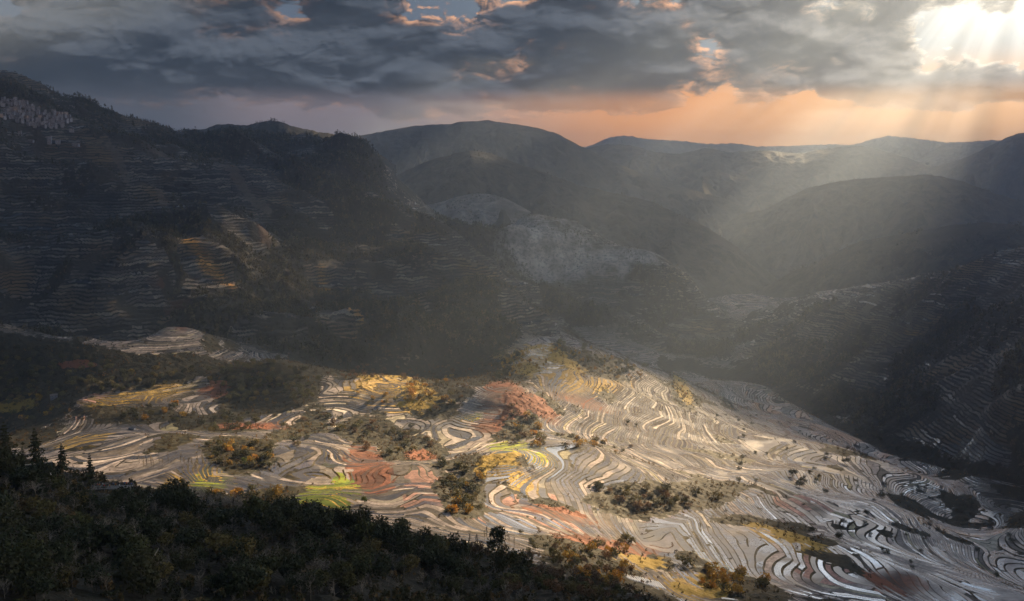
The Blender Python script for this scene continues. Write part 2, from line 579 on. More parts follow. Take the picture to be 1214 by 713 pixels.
red = paint([(600, 475, 32, 20, 10), (440, 560, 24, 38, -35), (640, 485, 30, 8, 30), (580, 500, 20, 10, 0), (690, 478, 40, 6, 15), (500, 535, 20, 10, 0), (720, 635, 70, 10, 5), (210, 375, 18, 16, 30), (215, 385, 10, 12, 0), (185, 335, 10, 6, 0),
             (255, 462, 18, 8, 0), (1060, 695, 40, 12, 10), (420, 300, 14, 6, 30), (90, 435, 24, 5, 0), (660, 600, 60, 8, 10), (315, 282, 9, 10, 0), (300, 500, 40, 8, 0)])
pink = paint([(535, 585, 60, 16, 15), (500, 600, 40, 8, 10), (810, 670, 28, 8, 25), (960, 600, 45, 9, 10), (120, 475, 60, 12, -12), (1000, 680, 60, 16, 15), (640, 600, 60, 20, 15), (790, 600, 40, 10, 0)])
wet = paint([(1010, 570, 190, 55, 18), (1130, 660, 120, 60, 20), (870, 560, 120, 40, 15), (740, 520, 90, 40, 15), (720, 590, 120, 30, 10), (640, 430, 30, 15, 0), (250, 530, 70, 26, 0), (490, 480, 60, 20, 0), (350, 520, 60, 20, -20), (560, 480, 40, 14, 10), (120, 490, 80, 18, -12),
             (545, 455, 20, 6, 0), (320, 565, 60, 10, -8), (860, 650, 90, 30, 15), (1120, 520, 80, 20, 15), (1190, 560, 40, 18, 20), (790, 500, 60, 30, 0)])
grey = paint([(860, 480, 120, 40, 18), (760, 470, 80, 30, 15), (1000, 515, 80, 20, 25)])
pale = paint([(625, 285, 60, 32, 35), (680, 300, 45, 28, 35), (720, 308, 30, 16, 25), (600, 268, 60, 10, 0), (755, 303, 30, 8, 10), (570, 240, 60, 12, 0)])  # pale hill crowns: light of the beams put into the grass colour
earth = line_mask([(128, 180), (150, 200), (185, 240), (205, 262)], 3)
earth = np.maximum(earth, line_mask([(170, 186), (230, 196), (275, 215), (320, 238)], 2.5))
earth = np.maximum(earth, line_mask([(930, 450), (945, 430), (962, 405)], 4))
earth = np.maximum(earth, line_mask([(965, 455), (972, 430), (978, 395)], 2.5))
earth = np.maximum(earth, line_mask([(1025, 370), (1040, 358)], 4))
earth = np.maximum(earth, line_mask([(1075, 340), (1078, 385)], 6) * .7)
earth = np.maximum(earth, line_mask([(690, 398), (720, 388), (745, 375)], 4))
S = {k: sample(v, PX, PY) * (RG < RMAX) for k, v in dict(green=green, straw=straw, red=red, pink=pink, wet=wet, grey=grey, pale=pale, earth=earth).items()}
wetm = np.clip(S['wet'] * 1.3, 0, 1) * (1 - mountain) + 0.35 * basin + 0.05 * mountain + sm['far_bank'] * 0.8
scr = np.clip(sm['scrub'] + sm['knoll'] + sm['woodL'] + sm['valley'] + sm['gully'] * 0.8, 0, 1)
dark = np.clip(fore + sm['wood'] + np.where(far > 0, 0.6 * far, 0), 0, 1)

terrain_v = np.stack([X, Y, Z2], -1).reshape(-1, 3)
# ------------------------------------------------------------------ ground material
def terrain_material():
    m, g = new_mat('terraced_ground')
    pos = g.node('ShaderNodeNewGeometry').outputs['Position']
    nrm = g.node('ShaderNodeNewGeometry').outputs['Normal']
    q = g.attr('q')
    A = g.node('ShaderNodeAttribute', attribute_name='coverA')
    B = g.node('ShaderNodeAttribute', attribute_name='coverB')
    Cc = g.node('ShaderNodeAttribute', attribute_name='coverC')

    def rgb(n):
        s = g.node('ShaderNodeSeparateColor')
        g.l.new(n.outputs['Color'], s.inputs[0])
        return s.outputs[0], s.outputs[1], s.outputs[2], n.outputs['Alpha']
    terr_, wet_, scr_, dark_ = rgb(A)
    green_, straw_, red_, pink_ = rgb(B)
    grey_, pale_, earth_, mtn_ = rgb(Cc)
    L = g.m('FLOOR', q)
    fr = g.sub(q, L)
    px_, py_, pz_ = g.sep(pos)[:3]
    n_small = g.noise(pos, 0.09, 4, 0.62)
    n_mid = g.noise(pos, 0.02, 4, 0.6)
    n_big = g.noise(pos, 0.006, 3, 0.55)
    n_fine = g.noise(pos, 0.45, 3, 0.65)
    brk = g.mul(g.sub(n_small, 0.5), 1.6)
    straw_s = g.step(g.add(straw_, g.mul(brk, g.step(straw_, 0.02, 0.2))), 0.3, 0.5)
    red_s = g.step(g.add(red_, g.mul(brk, g.step(red_, 0.02, 0.2))), 0.35, 0.5)
    earth_ = g.step(g.add(earth_, g.mul(brk, g.step(earth_, 0.02, 0.2))), 0.35, 0.55)
    # paddies of one level, cut by cross bunds
    cellv = g.xyz(g.mul(px_, 0.012), g.mul(py_, 0.0085), g.mul(L, 3.37))
    cell = g.node('ShaderNodeTexVoronoi', feature='F1')
    g.put(cell.inputs['Vector'], cellv)
    cell.inputs['Scale'].default_value = 1
    cs = g.node('ShaderNodeSeparateColor')
    g.l.new(cell.outputs['Color'], cs.inputs[0])
    r1, r2, r3 = cs.outputs
    edge = g.voro(cellv, 1.0, 'DISTANCE_TO_EDGE')
    cross = g.mul(g.m('LESS_THAN', edge, 0.012), g.m('GREATER_THAN', n_mid, 0.5))
    # bund: top edge of each riser
    gr = g.attr('grad')
    lw = g.mul(g.m('MINIMUM', g.m('MAXIMUM', g.mul(gr, 2.0), 0.05), 0.27), g.step(n_mid, 0.3, 0.7, 0.7, 1.35))
    riser = g.m('GREATER_THAN', fr, g.sub(1.0, lw))
    # wide treads carry a low bund of their own
    mid = g.add(0.42, g.mul(g.sub(n_mid, 0.5), 0.5))
    second = g.mul(g.m('LESS_THAN', g.m('ABSOLUTE', g.sub(fr, mid)), g.mul(lw, 0.42)), g.m('LESS_THAN', gr, 0.06))
    riser = g.m('MAXIMUM', riser, second)
    bund = g.m('MAXIMUM', riser, cross)
    # colours of the treads
    mud = g.ramp(r1, [(0.0, (.060, .050, .042)), (0.2, (.13, .115, .10)), (0.45, (.20, .172, .158)), (0.7, (.27, .225, .20)), (0.88, (.34, .30, .26)), (1.0, (.20, .18, .105))])
    mud = g.mix(g.m('GREATER_THAN', g.mul(pink_, 0.85), r2), mud, g.mix(r3, (.34, .195, .150), (.27, .16, .13)))
    mud = g.mix(g.mul(grey_, 0.8), mud, g.mix(r1, (.16, .155, .145), (.25, .235, .215)))
    mud = g.mix(g.m('GREATER_THAN', g.mul(straw_, 1.0), r2), mud, g.mix(r3, (.38, .25, .06), (.28, .19, .07)))  # straw, with warm sunlight put into its gold
    mud = g.mix(g.m('GREATER_THAN', g.mul(green_, 1.2), r3), mud, g.mix(r1, (.085, .125, .022), (.27, .30, .03)))
    mud = g.mix(g.m('GREATER_THAN', g.mul(red_, 1.1), g.add(0.2, g.mul(r2, 0.6))), mud, g.mix(r1, (.16, .062, .036), (.10, .05, .034)))
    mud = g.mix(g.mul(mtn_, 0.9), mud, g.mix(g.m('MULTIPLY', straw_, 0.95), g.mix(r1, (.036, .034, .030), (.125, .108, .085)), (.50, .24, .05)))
    mott = g.mul(g.mul(g.step(n_small, 0.32, 0.70, 0.55, 1.2), g.step(n_fine, 0.3, 0.7, 0.72, 1.2)), g.add(0.28, g.mul(r3, 1.25)))
    mud = g.mix(1.0, mud, g.xyz(mott, mott, mott), 'MULTIPLY')
    # bunds: dry grass and earth, with riser shade and yellow sunlight put into colour
    bcol = g.mix(g.step(n_small, 0.38, 0.66), (.009, .008, .005), (.040, .032, .013))
    bcol = g.mix(g.mul(g.m('MAXIMUM', straw_, green_), g.step(n_fine, 0.35, 0.6)), bcol, (.42, .27, .035))
    bcol = g.mix(g.mul(red_, 0.7), bcol, (.20, .072, .034))
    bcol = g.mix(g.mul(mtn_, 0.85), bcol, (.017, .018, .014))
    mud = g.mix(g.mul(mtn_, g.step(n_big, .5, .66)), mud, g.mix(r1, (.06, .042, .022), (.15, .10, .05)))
    field = g.mix(bund, mud, bcol)
    # scrub and rough ground
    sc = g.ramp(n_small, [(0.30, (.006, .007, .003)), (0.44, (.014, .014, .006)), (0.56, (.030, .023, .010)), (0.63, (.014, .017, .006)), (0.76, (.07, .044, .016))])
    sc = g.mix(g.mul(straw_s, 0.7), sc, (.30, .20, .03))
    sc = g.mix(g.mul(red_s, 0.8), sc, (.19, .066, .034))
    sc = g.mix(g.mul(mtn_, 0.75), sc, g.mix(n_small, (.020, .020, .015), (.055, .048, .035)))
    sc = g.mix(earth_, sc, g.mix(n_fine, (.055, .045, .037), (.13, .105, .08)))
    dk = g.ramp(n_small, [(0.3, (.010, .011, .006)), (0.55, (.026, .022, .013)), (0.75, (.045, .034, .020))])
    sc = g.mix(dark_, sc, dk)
    field = g.mix(g.mul(earth_, 0.8), field, g.mix(n_fine, (.055, .045, .037), (.13, .105, .08)))
    tm = g.step(g.add(terr_, g.mul(g.sub(n_small, 0.5), 1.3)), 0.42, 0.52)
    tm = g.mul(g.mul(tm, g.sub(1.0, g.m('MULTIPLY', pale_, 0.97))), g.sub(1.0, g.mul(mtn_, g.step(g.noise(pos, 0.0085, 4, 0.62), 0.54, 0.60))))
    col = g.mix(tm, sc, field)
    col = g.mix(g.mul(g.mul(pale_, g.step(n_small, .36, .56, .45, 1.0)), g.step(g.add(n_mid, g.mul(pale_, .4)), 0.50, 0.75)), col, g.mix(g.step(n_mid, .30, .70), (.15, .145, .13), (.34, .335, .32)))
    # flooded treads mirror the sky
    isw = g.mul(g.mul(tm, g.sub(1.0, bund)), g.m('LESS_THAN', r3, g.m('MINIMUM', g.add(g.mul(wet_, 1.0), -0.02), 0.84)))
    isw = g.mul(isw, g.sub(1.0, g.mul(red_, 0.7)))
    damp = g.mul(isw, g.step(n_mid, 0.2, 0.55))
    rgh = g.add(0.8, g.mul(damp, -0.70))
    rgh = g.add(rgh, g.mul(g.mul(damp, r2), 0.22))
    col = g.mix(g.mul(damp, 0.72), col, (.045, .042, .040))
    flat = g.vm('NORMALIZE', g.vm('ADD', g.vm('MULTIPLY', nrm, (0.10, 0.10, 0.10)), g.xyz(g.mul(g.sub(r1, 0.5), 0.07), g.mul(g.sub(r2, 0.5), 0.07), 1.0)))
    tread = g.mul(tm, g.sub(1.0, bund))
    nm = g.node('ShaderNodeMix', data_type='VECTOR')
    g.put(nm.inputs[0], g.mul(tread, 0.97))
    g.put(nm.inputs[4], nrm)
    g.put(nm.inputs[5], flat)
    hgt = g.add(g.mul(n_fine, 1.0), g.mul(n_small, 3.5))
    bp = g.node('ShaderNodeBump')
    bp.inputs['Distance'].default_value = 1.0
    g.put(bp.inputs['Strength'], g.add(0.8, g.mul(tread, -0.77)))
    g.put(bp.inputs['Height'], hgt)
    g.put(bp.inputs['Normal'], nm.outputs[1])
    b = g.principled(col, rgh, bp.outputs[0], g.add(0.12, g.mul(damp, 0.75)))
    return m


MAT_T = terrain_material()
ter = mesh_obj('terrain', terrain_v, grid_faces(len(RR), len(azs)), MAT_T, smooth=True)
tag(ter, 'terraced valley floor and the slopes around it', kind='structure')
attr(ter, 'q', Q.ravel())
attr(ter, 'grad', np.clip(GRAD, 0, 2).ravel())
st = lambda *a: np.stack([np.broadcast_to(v, X.shape) for v in a], -1).reshape(-1, 4)
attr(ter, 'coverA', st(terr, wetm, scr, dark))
attr(ter, 'coverB', st(S['green'], S['straw'], S['red'], S['pink']))
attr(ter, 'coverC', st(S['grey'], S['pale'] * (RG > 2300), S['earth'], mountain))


# ------------------------------------------------------------------ mountains beyond the valley
def hill_material(name, c1, c2, c3, s=1.0):
    m, g = new_mat(name)
    pos = g.node('ShaderNodeNewGeometry').outputs['Position']
    n1 = g.noise(pos, 0.016 * s, 7, 0.72)
    n2 = g.noise(pos, 0.0022 * s, 4, 0.55)
    c = g.mix(g.step(n1, 0.40, 0.60), c1, c2)
    c = g.mix(g.mul(g.step(n2, 0.52, 0.68), 0.8), c, c3)
    g.principled(c, 0.95, g.bump(n1, 0.9, 40 / s), 0.1)
    return m


MAT_H = hill_material('wooded_hill', (.020, .021, .014), (.050, .045, .030), (.085, .072, .050))
MAT_HP = hill_material('sunlit_grass_hill', (.14, .13, .11), (.26, .25, .23), (.06, .055, .042))  # pale dry grass, brightened in colour for the beams falling on it


def hill(name, label, crest, depth, slope, mat, back=None, gully=0.15, lam=500.0, seed=1, crest_noise=3.0, n=420, rows_=130):
    """a mountain: crest line (photo x, y, range), falling towards the valley and behind"""
    c = np.array(crest, float)
    P = np.stack([PR(*r) for r in c])
    d = np.concatenate([[0], np.cumsum(np.hypot(*np.diff(P[:, :2], axis=0).T))])
    s = np.linspace(0, d[-1], n)
    # smooth interpolation along the crest
    sx = np.linspace(0, d[-1], max(12, n // 6))
    pts = []
    for k in range(3):
        a = np.interp(s, d, P[:, k])
        kk = np.ones(7) / 7
        a = np.convolve(np.pad(a, 3, mode='edge'), kk, 'valid')
        pts.append(a)
    cx, cy, cz = pts
    cz = cz + crest_noise * fbm(s / 90.0, s * 0 + seed, 4, seed)
    h = np.hypot(cx, cy)
    ux, uy = -cx / h, -cy / h
    bk = back or depth * 0.5
    t = np.concatenate([-bk * np.linspace(1, 0, 30)[:-1] ** 1.3, depth * np.linspace(0, 1, rows_) ** 1.15])
    Tm, Sm = np.meshgrid(t, s, indexing='ij')
    ox = cx[None] + ux[None] * Tm
    oy = cy[None] + uy[None] * Tm
    a = np.abs(Tm)
    warp = 0.25 * fbm(Sm / (2 * lam), Tm / (2 * lam), 2, seed + 7)
    g1 = ridged(Sm / lam + warp, Tm / (lam * 2.8), 4, seed + 3, 0.5) - 1.1
    z = cz[None] - slope * a * (1 - 0.18 * np.clip(a / depth, 0, 1)) + g1 * gully * np.minimum(a, 0.45 * depth) * 0.9 + 0.012 * depth * fbm(ox / 160, oy / 160, 3, seed + 11) * np.clip(a / 200, 0, 1)
    z = np.minimum(z, cz[None] - 0.04 * a)
    v = np.stack([ox, oy, np.maximum(z, -700)], -1).reshape(-1, 3)
    o = mesh_obj(name, v, grid_faces(len(t), n)[:, ::-1], mat, smooth=True)
    tag(o, label, kind='structure')
    return o


hill('hill', 'faint farthest range under the orange sky', [(560, 178, 17000), (640, 178, 17000), (697, 174, 17000), (725, 162, 17000), (745, 161, 17000), (766, 165, 17000), (806, 167, 17000), (840, 171, 17000), (872, 170, 17000), (899, 174, 17000), (940, 173, 17000), (987, 171, 17000), (1060, 176, 17000), (1200, 178, 17000), (1320, 172, 17000)], 6000, .16, MAT_H, back=700, lam=1800, seed=2, crest_noise=14)
hill('hill', 'hazy peak between the far ranges', [(930, 186, 14800), (980, 178, 14800), (1014, 171, 14800), (1035, 165, 14800), (1054, 161, 14800), (1072, 163, 14800), (1091, 165, 14800), (1122, 169, 14800), (1160, 168, 14800), (1190, 172, 14800), (1260, 180, 14800)], 4500, .2, MAT_H, back=1200, lam=1500, seed=3, crest_noise=10)
hill('hill', 'hazy shoulder on the right before the far peak', [(1040, 204, 12500), (1088, 188, 12500), (1118, 171.5, 12500), (1142, 169, 12500), (1176, 166, 12500), (1214, 170, 12500), (1290, 175, 12500)], 2600, .2, MAT_H, lam=1200, seed=4, crest_noise=8)
hill('hill', 'long grey range across the middle distance', [(650, 190, 9300), (694, 176, 9300), (721, 171, 9300), (745, 172, 9300), (775, 180, 9300), (804, 183, 9300), (838, 175.5, 9300), (850, 178, 9300), (865, 181, 9300), (905, 178.5, 9300), (949, 182.5, 9300), (970, 178, 9300), (993, 175, 9300), (1020, 173, 9300), (1040, 177, 9300), (1061, 183, 9300), (1085, 190, 9300), (1120, 205, 9300), (1200, 225, 9300)], 2300, .23, MAT_H, lam=1100, seed=5, crest_noise=7)
hill('hill', 'small rounded hill in front of the long range', [(846, 222, 9700), (858, 211, 9700), (870, 202, 9700), (887, 192.5, 9700), (905, 194, 9700), (925, 202, 9700), (960, 214, 9700), (1010, 226, 9700)], 2500, .25, MAT_H, lam=800, seed=6, crest_noise=6)
hill('hill', 'spur running down from the main mountain', [(690, 182, 9100), (721, 172, 9100), (745, 174, 9100), (780, 182, 8900), (804, 186, 8700), (824, 190, 8600), (848, 199, 8500), (872, 207, 8400), (895, 212, 8300), (918, 212, 8200), (955, 221, 8000), (1000, 236, 7800), (1100, 280, 7600)], 3400, .25, MAT_H, lam=800, seed=7, crest_noise=5)
hill('hill', 'main dark mountain behind the valley', [(330, 172, 7900), (400, 161, 7900), (425, 161, 7900), (444, 158, 7800), (464, 154, 7700), (484, 150.5, 7700), (511, 147.5, 7600), (530, 148, 7600), (545, 144.5, 7500), (560, 144, 7400), (576, 142.5, 7400), (596, 145.5, 7300), (616, 148, 7300), (637, 152, 7200), (657, 157, 7200), (676, 167, 7200), (694, 176, 7200), (720, 189, 7200), (760, 206, 7100), (810, 222, 7000), (860, 236, 6900), (930, 262, 6800), (1010, 300, 6700)], 3300, .30, MAT_H, lam=760, seed=8, crest_noise=5)
hill('hill', 'dark ridge sloping down before the main mountain', [(380, 250, 5400), (430, 230, 5400), (481, 203, 5400), (501, 193, 5350), (535, 183, 5300), (559, 178.5, 5250), (582, 182.5, 5200), (620, 196, 5150), (657, 209, 5100), (691, 221, 5050), (738, 231, 5000), (772, 239, 4900), (805, 254, 4800), (835, 268, 4750), (870, 290, 4700), (920, 330, 4650), (980, 385, 4600)], 2200, .33, MAT_H, lam=520, seed=9, crest_noise=4)
hill('hill', 'low hill with a grassy crown painted pale as if sunlit', [(440, 262, 4500), (500, 245, 4500), (526, 239, 4450), (545, 232.5, 4400), (569, 229, 4400), (590, 232, 4350), (605, 238, 4350), (625, 249, 4300), (650, 262, 4300), (690, 285, 4250)], 1500, .36, MAT_HP, lam=380, seed=10, crest_noise=3)
hill('hill', 'wooded rise behind the left mountain', [(150, 178, 4700), (206, 158, 4600), (236, 153, 4500), (255, 149, 4500), (270, 147, 4500), (294, 149, 4450), (321, 142.5, 4450), (341, 147.5, 4400), (365, 154, 4400), (398, 160, 4350), (430, 172, 4300), (470, 196, 4300)], 1500, .36, MAT_H, lam=380, seed=12, crest_noise=9)
hill('hill', 'tall dark mountain at the right edge', [(940, 250, 9300), (1000, 227, 9200), (1068, 207, 9000), (1108, 198, 8900), (1142, 188, 8800), (1160, 180, 8700), (1176, 172, 8700), (1196, 162, 8600), (1214, 157, 8500), (1240, 152, 8500), (1300, 156, 8400), (1370, 162, 8300)], 3600, .30, MAT_H, lam=800, seed=13, crest_noise=5)
hill('hill', 'broad hazy spur on the right', [(760, 300, 6300), (804, 279, 6300), (848, 270, 6300), (885, 252.5, 6300), (905, 249, 6250), (926, 238, 6200), (956, 223.5, 6200), (980, 218, 6100), (1007, 213, 6100), (1057, 209.5, 6000), (1101, 207, 6000), (1135, 213, 5950), (1165, 224, 5900), (1200, 236, 5900), (1270, 240, 5900)], 2600, .33, MAT_H, lam=560, seed=14, crest_noise=5)
hill('hill', 'low fold at the foot of the hazy spur', [(835, 365, 5000), (858, 353, 5000), (885, 335, 5000), (905, 322, 5000), (930, 318, 4950), (950, 317, 4950), (1000, 318, 4900)], 900, .3, MAT_H, lam=350, seed=15, crest_noise=4)
hill('hill', 'dark ridge on the right above the near slope', [(820, 385, 4100), (855, 364, 4100), (888, 352, 4100), (915, 336, 4050), (936, 323, 4050), (966, 314, 4000), (993, 297.5, 4000), (1020, 286, 3950), (1074, 277, 3900), (1128, 267, 3850), (1169, 263.5, 3800), (1214, 268, 3750), (1300, 275, 3700)], 1300, .34, MAT_H, lam=380, seed=16, crest_noise=4)


# ------------------------------------------------------------------ sky
def build_world():
    w = bpy.data.worlds.new('World')
    SC.world = w
    w.use_nodes = True
    g = NT(w.node_tree)
    d = g.node('ShaderNodeTexCoord').outputs['Generated']
    x, y, z = g.sep(g.vm('NORMALIZE', d))[:3]
    az = g.mul(g.m('ARCTAN2', x, y), 57.29578)
    el = g.mul(g.m('ARCSINE', z), 57.29578)
    sky = g.node('ShaderNodeTexSky', sky_type='NISHITA')
    sky.sun_disc = False
    sky.sun_elevation = rad(SUN_EL)
    sky.sun_rotation = rad(SUN_AZ)
    sky.altitude = 1500
    sky.dust_density = 3.0
    sdot = g.vm('DOT_PRODUCT', g.vm('NORMALIZE', d), tuple(GLOW_DIR))
    sang = g.mul(g.m('ARCCOSINE', g.m('MINIMUM', sdot, 1.0)), 57.29578)

    def bl(cx, cy, rx, ry):
        a, e = azel(cx, cy)
        k = math.degrees(1 / F)
        dx = g.m('DIVIDE', g.sub(az, a), rx * k)
        dy = g.m('DIVIDE', g.sub(el, e), ry * k)
        return g.m('EXPONENT', g.mul(g.add(g.mul(dx, dx), g.mul(dy, dy)), -1.0))
    # cloud density: broad masses and fine billows, each sampled again a little towards the sun
    def dens(dxy, sx, sy, seed, detail, rough, wamt):
        v = g.xyz(g.m('DIVIDE', g.add(az, dxy[0]), sx), g.m('DIVIDE', g.add(el, dxy[1]), sy), seed)
        warp = g.noise(v, 1.3, 2, 0.5, color=True)
        v2 = g.vm('ADD', v, g.vm('SCALE', g.vm('SUBTRACT', warp, (.5, .5, .5)), scale=wamt))
        return g.noise(v2, 1.0, detail, rough)
    B0 = dens((0, 0), 12.0, 4.6, 3.7, 4, 0.5, 0.9)
    B1 = dens((0.5, 0.75), 12.0, 4.6, 3.7, 4, 0.5, 0.9)
    f0 = dens((0, 0), 3.3, 1.75, 9.2, 10, 0.66, 0.8)
    f1 = dens((0.16, 0.20), 3.3, 1.75, 9.2, 10, 0.66, 0.8)
    e_base = azel(600, 124)[1]
    cov = g.step(el, e_base - 2.2, e_base + 1.1, -0.50, 0.22)
    for b, a in ((bl(845, 75, 30, 34), -.42), (bl(808, 36, 34, 22), -.36), (bl(500, 10, 40, 24), -.34), (bl(420, 6, 60, 26), .22), (bl(260, 2, 110, 26), .22), (bl(640, 20, 70, 30), .14), (bl(10, 15, 36, 22), -.45), (bl(755, 2, 30, 8), -.30), (bl(112, 6, 10, 10), -.3), (bl(1185, 30, 62, 60), -.34), (bl(1175, 112, 60, 22), .22),
                 (bl(990, 62, 110, 52), .34), (bl(700, 75, 110, 45), .2), (bl(300, 60, 260, 60), .16), (bl(880, 8, 50, 22), .3), (bl(450, 140, 120, 10), .16), (bl(5, 64, 20, 9), -.3), (bl(1100, 60, 22, 50), -.2), (bl(600, 122, 120, 9), .12)):
        cov = g.add(cov, g.mul(b, a))
    body = g.add(g.add(g.mul(g.sub(B0, 0.5), 1.7), g.mul(g.sub(f0, 0.5), 1.5)), g.add(0.5, cov))
    mask = g.step(body, 0.45, 0.525)
    thick = g.step(body, 0.5, 0.95)
    lit = g.add(g.mul(g.step(g.sub(B0, B1), -0.09, 0.12), 0.66), g.mul(g.step(g.sub(f0, f1), -0.11, 0.12), 0.34))
    lit = g.step(lit, 0.25, 1.0)
    # clear sky between and under the clouds
    t = g.step(az, azel(450, 100)[0], azel(790, 100)[0])
    low = g.mix(t, (.22, .170, .18), (.86, .31, .060))
    low = g.mix(g.step(az, azel(740, 100)[0], azel(1100, 100)[0]), low, (.92, .41, .095))
    low = g.mix(g.step(az, azel(330, 100)[0], azel(180, 100)[0]), low, (.060, .060, .074))
    up = g.mix(g.step(az, -12, 22), (.085, .11, .15), (.22, .26, .28))
    clear = g.mix(g.step(el, e_base + 0.2, e_base + 3.2), low, up)
    # cloud colours
    near_sun = g.step(sang, 27.0, 7.0)
    warm = g.mul(g.step(az, -14, 12), g.step(el, 10.5, 4.0))
    dk = g.mix(near_sun, (.003, .005, .009), (.085, .083, .080))
    lt = g.mix(near_sun, (.078, .089, .108), (.40, .37, .33))
    cl = g.mix(lit, dk, lt)
    streak = g.noise(g.xyz(g.m('DIVIDE', az, 16), g.m('DIVIDE', el, 2.4), 8.1), 1.0, 4, 0.6)
    cl = g.mix(g.mul(g.step(streak, 0.45, 0.72), 0.12), cl, g.mix(near_sun, (.10, .11, .13), (.32, .30, .28)))
    rim = g.mul(g.sub(1.0, g.step(body, 0.50, 0.78)), g.step(g.sub(f0, f1), -0.05, 0.12))
    rimc = g.mix(g.step(sang, 20, 9), g.mix(g.step(az, -32, -8), (.40, .31, .27), (1.25, .62, .30)), (1.15, .98, .74))
    cl = g.mix(g.mul(rim, g.add(0.25, g.mul(g.m('MAXIMUM', warm, g.step(az, -18, 4)), 0.65))), cl, rimc)
    rel = g.step(el, e_base + 1.2, e_base - 0.2)
    cl = g.mix(g.mul(rel, 0.55), cl, low)
    col = g.mix(g.mul(mask, 0.97), clear, cl)
    blue = g.noise(g.xyz(g.m('DIVIDE', az, 18), g.m('DIVIDE', el, 8), 5.5), 1.0, 4, 0.55)
    col = g.mix(g.mul(g.step(el, 14, 24), g.step(blue, 0.42, 0.6)), col, (.15, .25, .42))
    # the bright gap before the sun, and its shafts
    sax, sel = GLOW_AZ, GLOW_EL
    ang = g.m('ARCTAN2', g.sub(el, sel), g.sub(az, sax))
    shaft = g.noise(g.xyz(g.mul(ang, 3.4), 7.7, 0.0), 2.0, 3, 0.55)
    glow = g.m('EXPONENT', g.mul(g.mul(sang, sang), -1 / 36.0))
    glow2 = g.m('EXPONENT', g.m('DIVIDE', sang, -8.0))
    sh = g.step(shaft, 0.34, 0.70, 0.35, 1.6)
    gl = g.add(g.mul(glow, 1.6), g.mul(g.mul(glow2, 0.5), sh))
    # shadowed shafts across the cloud mass
    col = g.mix(1.0, col, g.xyz(*[g.m('SUBTRACT', 1.0, g.mul(g.step(sang, 24, 12), g.mul(g.step(shaft, 0.60, 0.25), 0.42)))] * 3), 'MULTIPLY')
    gl = g.mul(gl, g.sub(1.0, g.mul(g.mul(mask, g.step(body, 0.46, 0.66)), 0.82)))
    # broken bright cloud above the frame on the sun's side (it is what the paddies mirror)
    gapn = g.noise(g.xyz(g.m('DIVIDE', az, 14), g.m('DIVIDE', el, 6.5), 1.3), 1.0, 4, 0.6)
    gap = g.mul(g.mul(g.step(gapn, 0.44, 0.62), g.step(el, 13.0, 17.5)), g.mul(g.step(el, 31, 25), g.mul(g.step(az, -6, 14), g.step(az, 60, 42))))
    col = g.mix(1.0, col, g.vm('SCALE', (1.0, .93, .80), scale=gl), 'ADD')
    col = g.mix(1.0, col, g.vm('SCALE', g.mix(g.step(az, 10, 30), (1.0, .95, .88), (.62, .82, 1.1)), scale=g.mul(gap, 9.0)), 'ADD')
    # the high overcast is dim and bluish
    col = g.mix(g.step(el, 26, 40), col, g.mix(g.step(blue, 0.40, 0.62), (.06, .085, .135), (.15, .225, .36)))
    # bluish fill patch added to the sky right of the viewer, bringing out relief
    fill_patch = g.mul(g.step(g.m('ABSOLUTE', g.sub(az, 92)), 40, 18), g.mul(g.step(el, 5, 12), g.step(el, 40, 24)))
    col = g.mix(g.mul(fill_patch, g.step(blue, 0.35, 0.55, 0.6, 1.0)), col, (1.9, 2.05, 2.25))
    b1 = g.node('ShaderNodeBackground')
    g.put(b1.inputs[0], sky.outputs[0])
    b1.inputs[1].default_value = 0.05
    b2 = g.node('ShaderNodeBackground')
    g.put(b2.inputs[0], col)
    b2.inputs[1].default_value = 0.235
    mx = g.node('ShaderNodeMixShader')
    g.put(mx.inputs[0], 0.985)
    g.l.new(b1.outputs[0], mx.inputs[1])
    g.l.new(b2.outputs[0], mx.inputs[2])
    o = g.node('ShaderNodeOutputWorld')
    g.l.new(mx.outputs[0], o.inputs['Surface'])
    w.cycles.sampling_method = 'MANUAL'
    w.cycles.sample_map_resolution = 1024


build_world()
sl = bpy.data.lights.new('sun', 'SUN')
sl.energy = 5.0
sl.angle = rad(0.5)
sl.color = (1.0, .73, .43)
so = bpy.data.objects.new('sun', sl)
so.rotation_euler = SUN_DIR.to_track_quat('Z', 'Y').to_euler()
COL.objects.link(so)

# ------------------------------------------------------------------ air
HZ = (-18500, 18500, -600, 18300, -800, 660)
hv = [(x_, y_, z_) for z_ in HZ[4:6] for y_ in HZ[2:4] for x_ in HZ[0:2]]
hm, g = new_mat('haze')
vol = g.node('ShaderNodeVolumePrincipled')
vol.inputs['Color'].default_value = (.58, .72, .92, 1)
vol.inputs['Density'].default_value = 0.55e-4
vol.inputs['Anisotropy'].default_value = 0.4
g.l.new(vol.outputs[0], g.node('ShaderNodeOutputMaterial').inputs['Volume'])
hz = mesh_obj('haze', hv, [(0, 2, 3, 1), (4, 5, 7, 6), (0, 1, 5, 4), (2, 6, 7, 3), (0, 4, 6, 2), (1, 3, 7, 5)], hm)
tag(hz, 'thin haze in the valley air', kind='stuff')

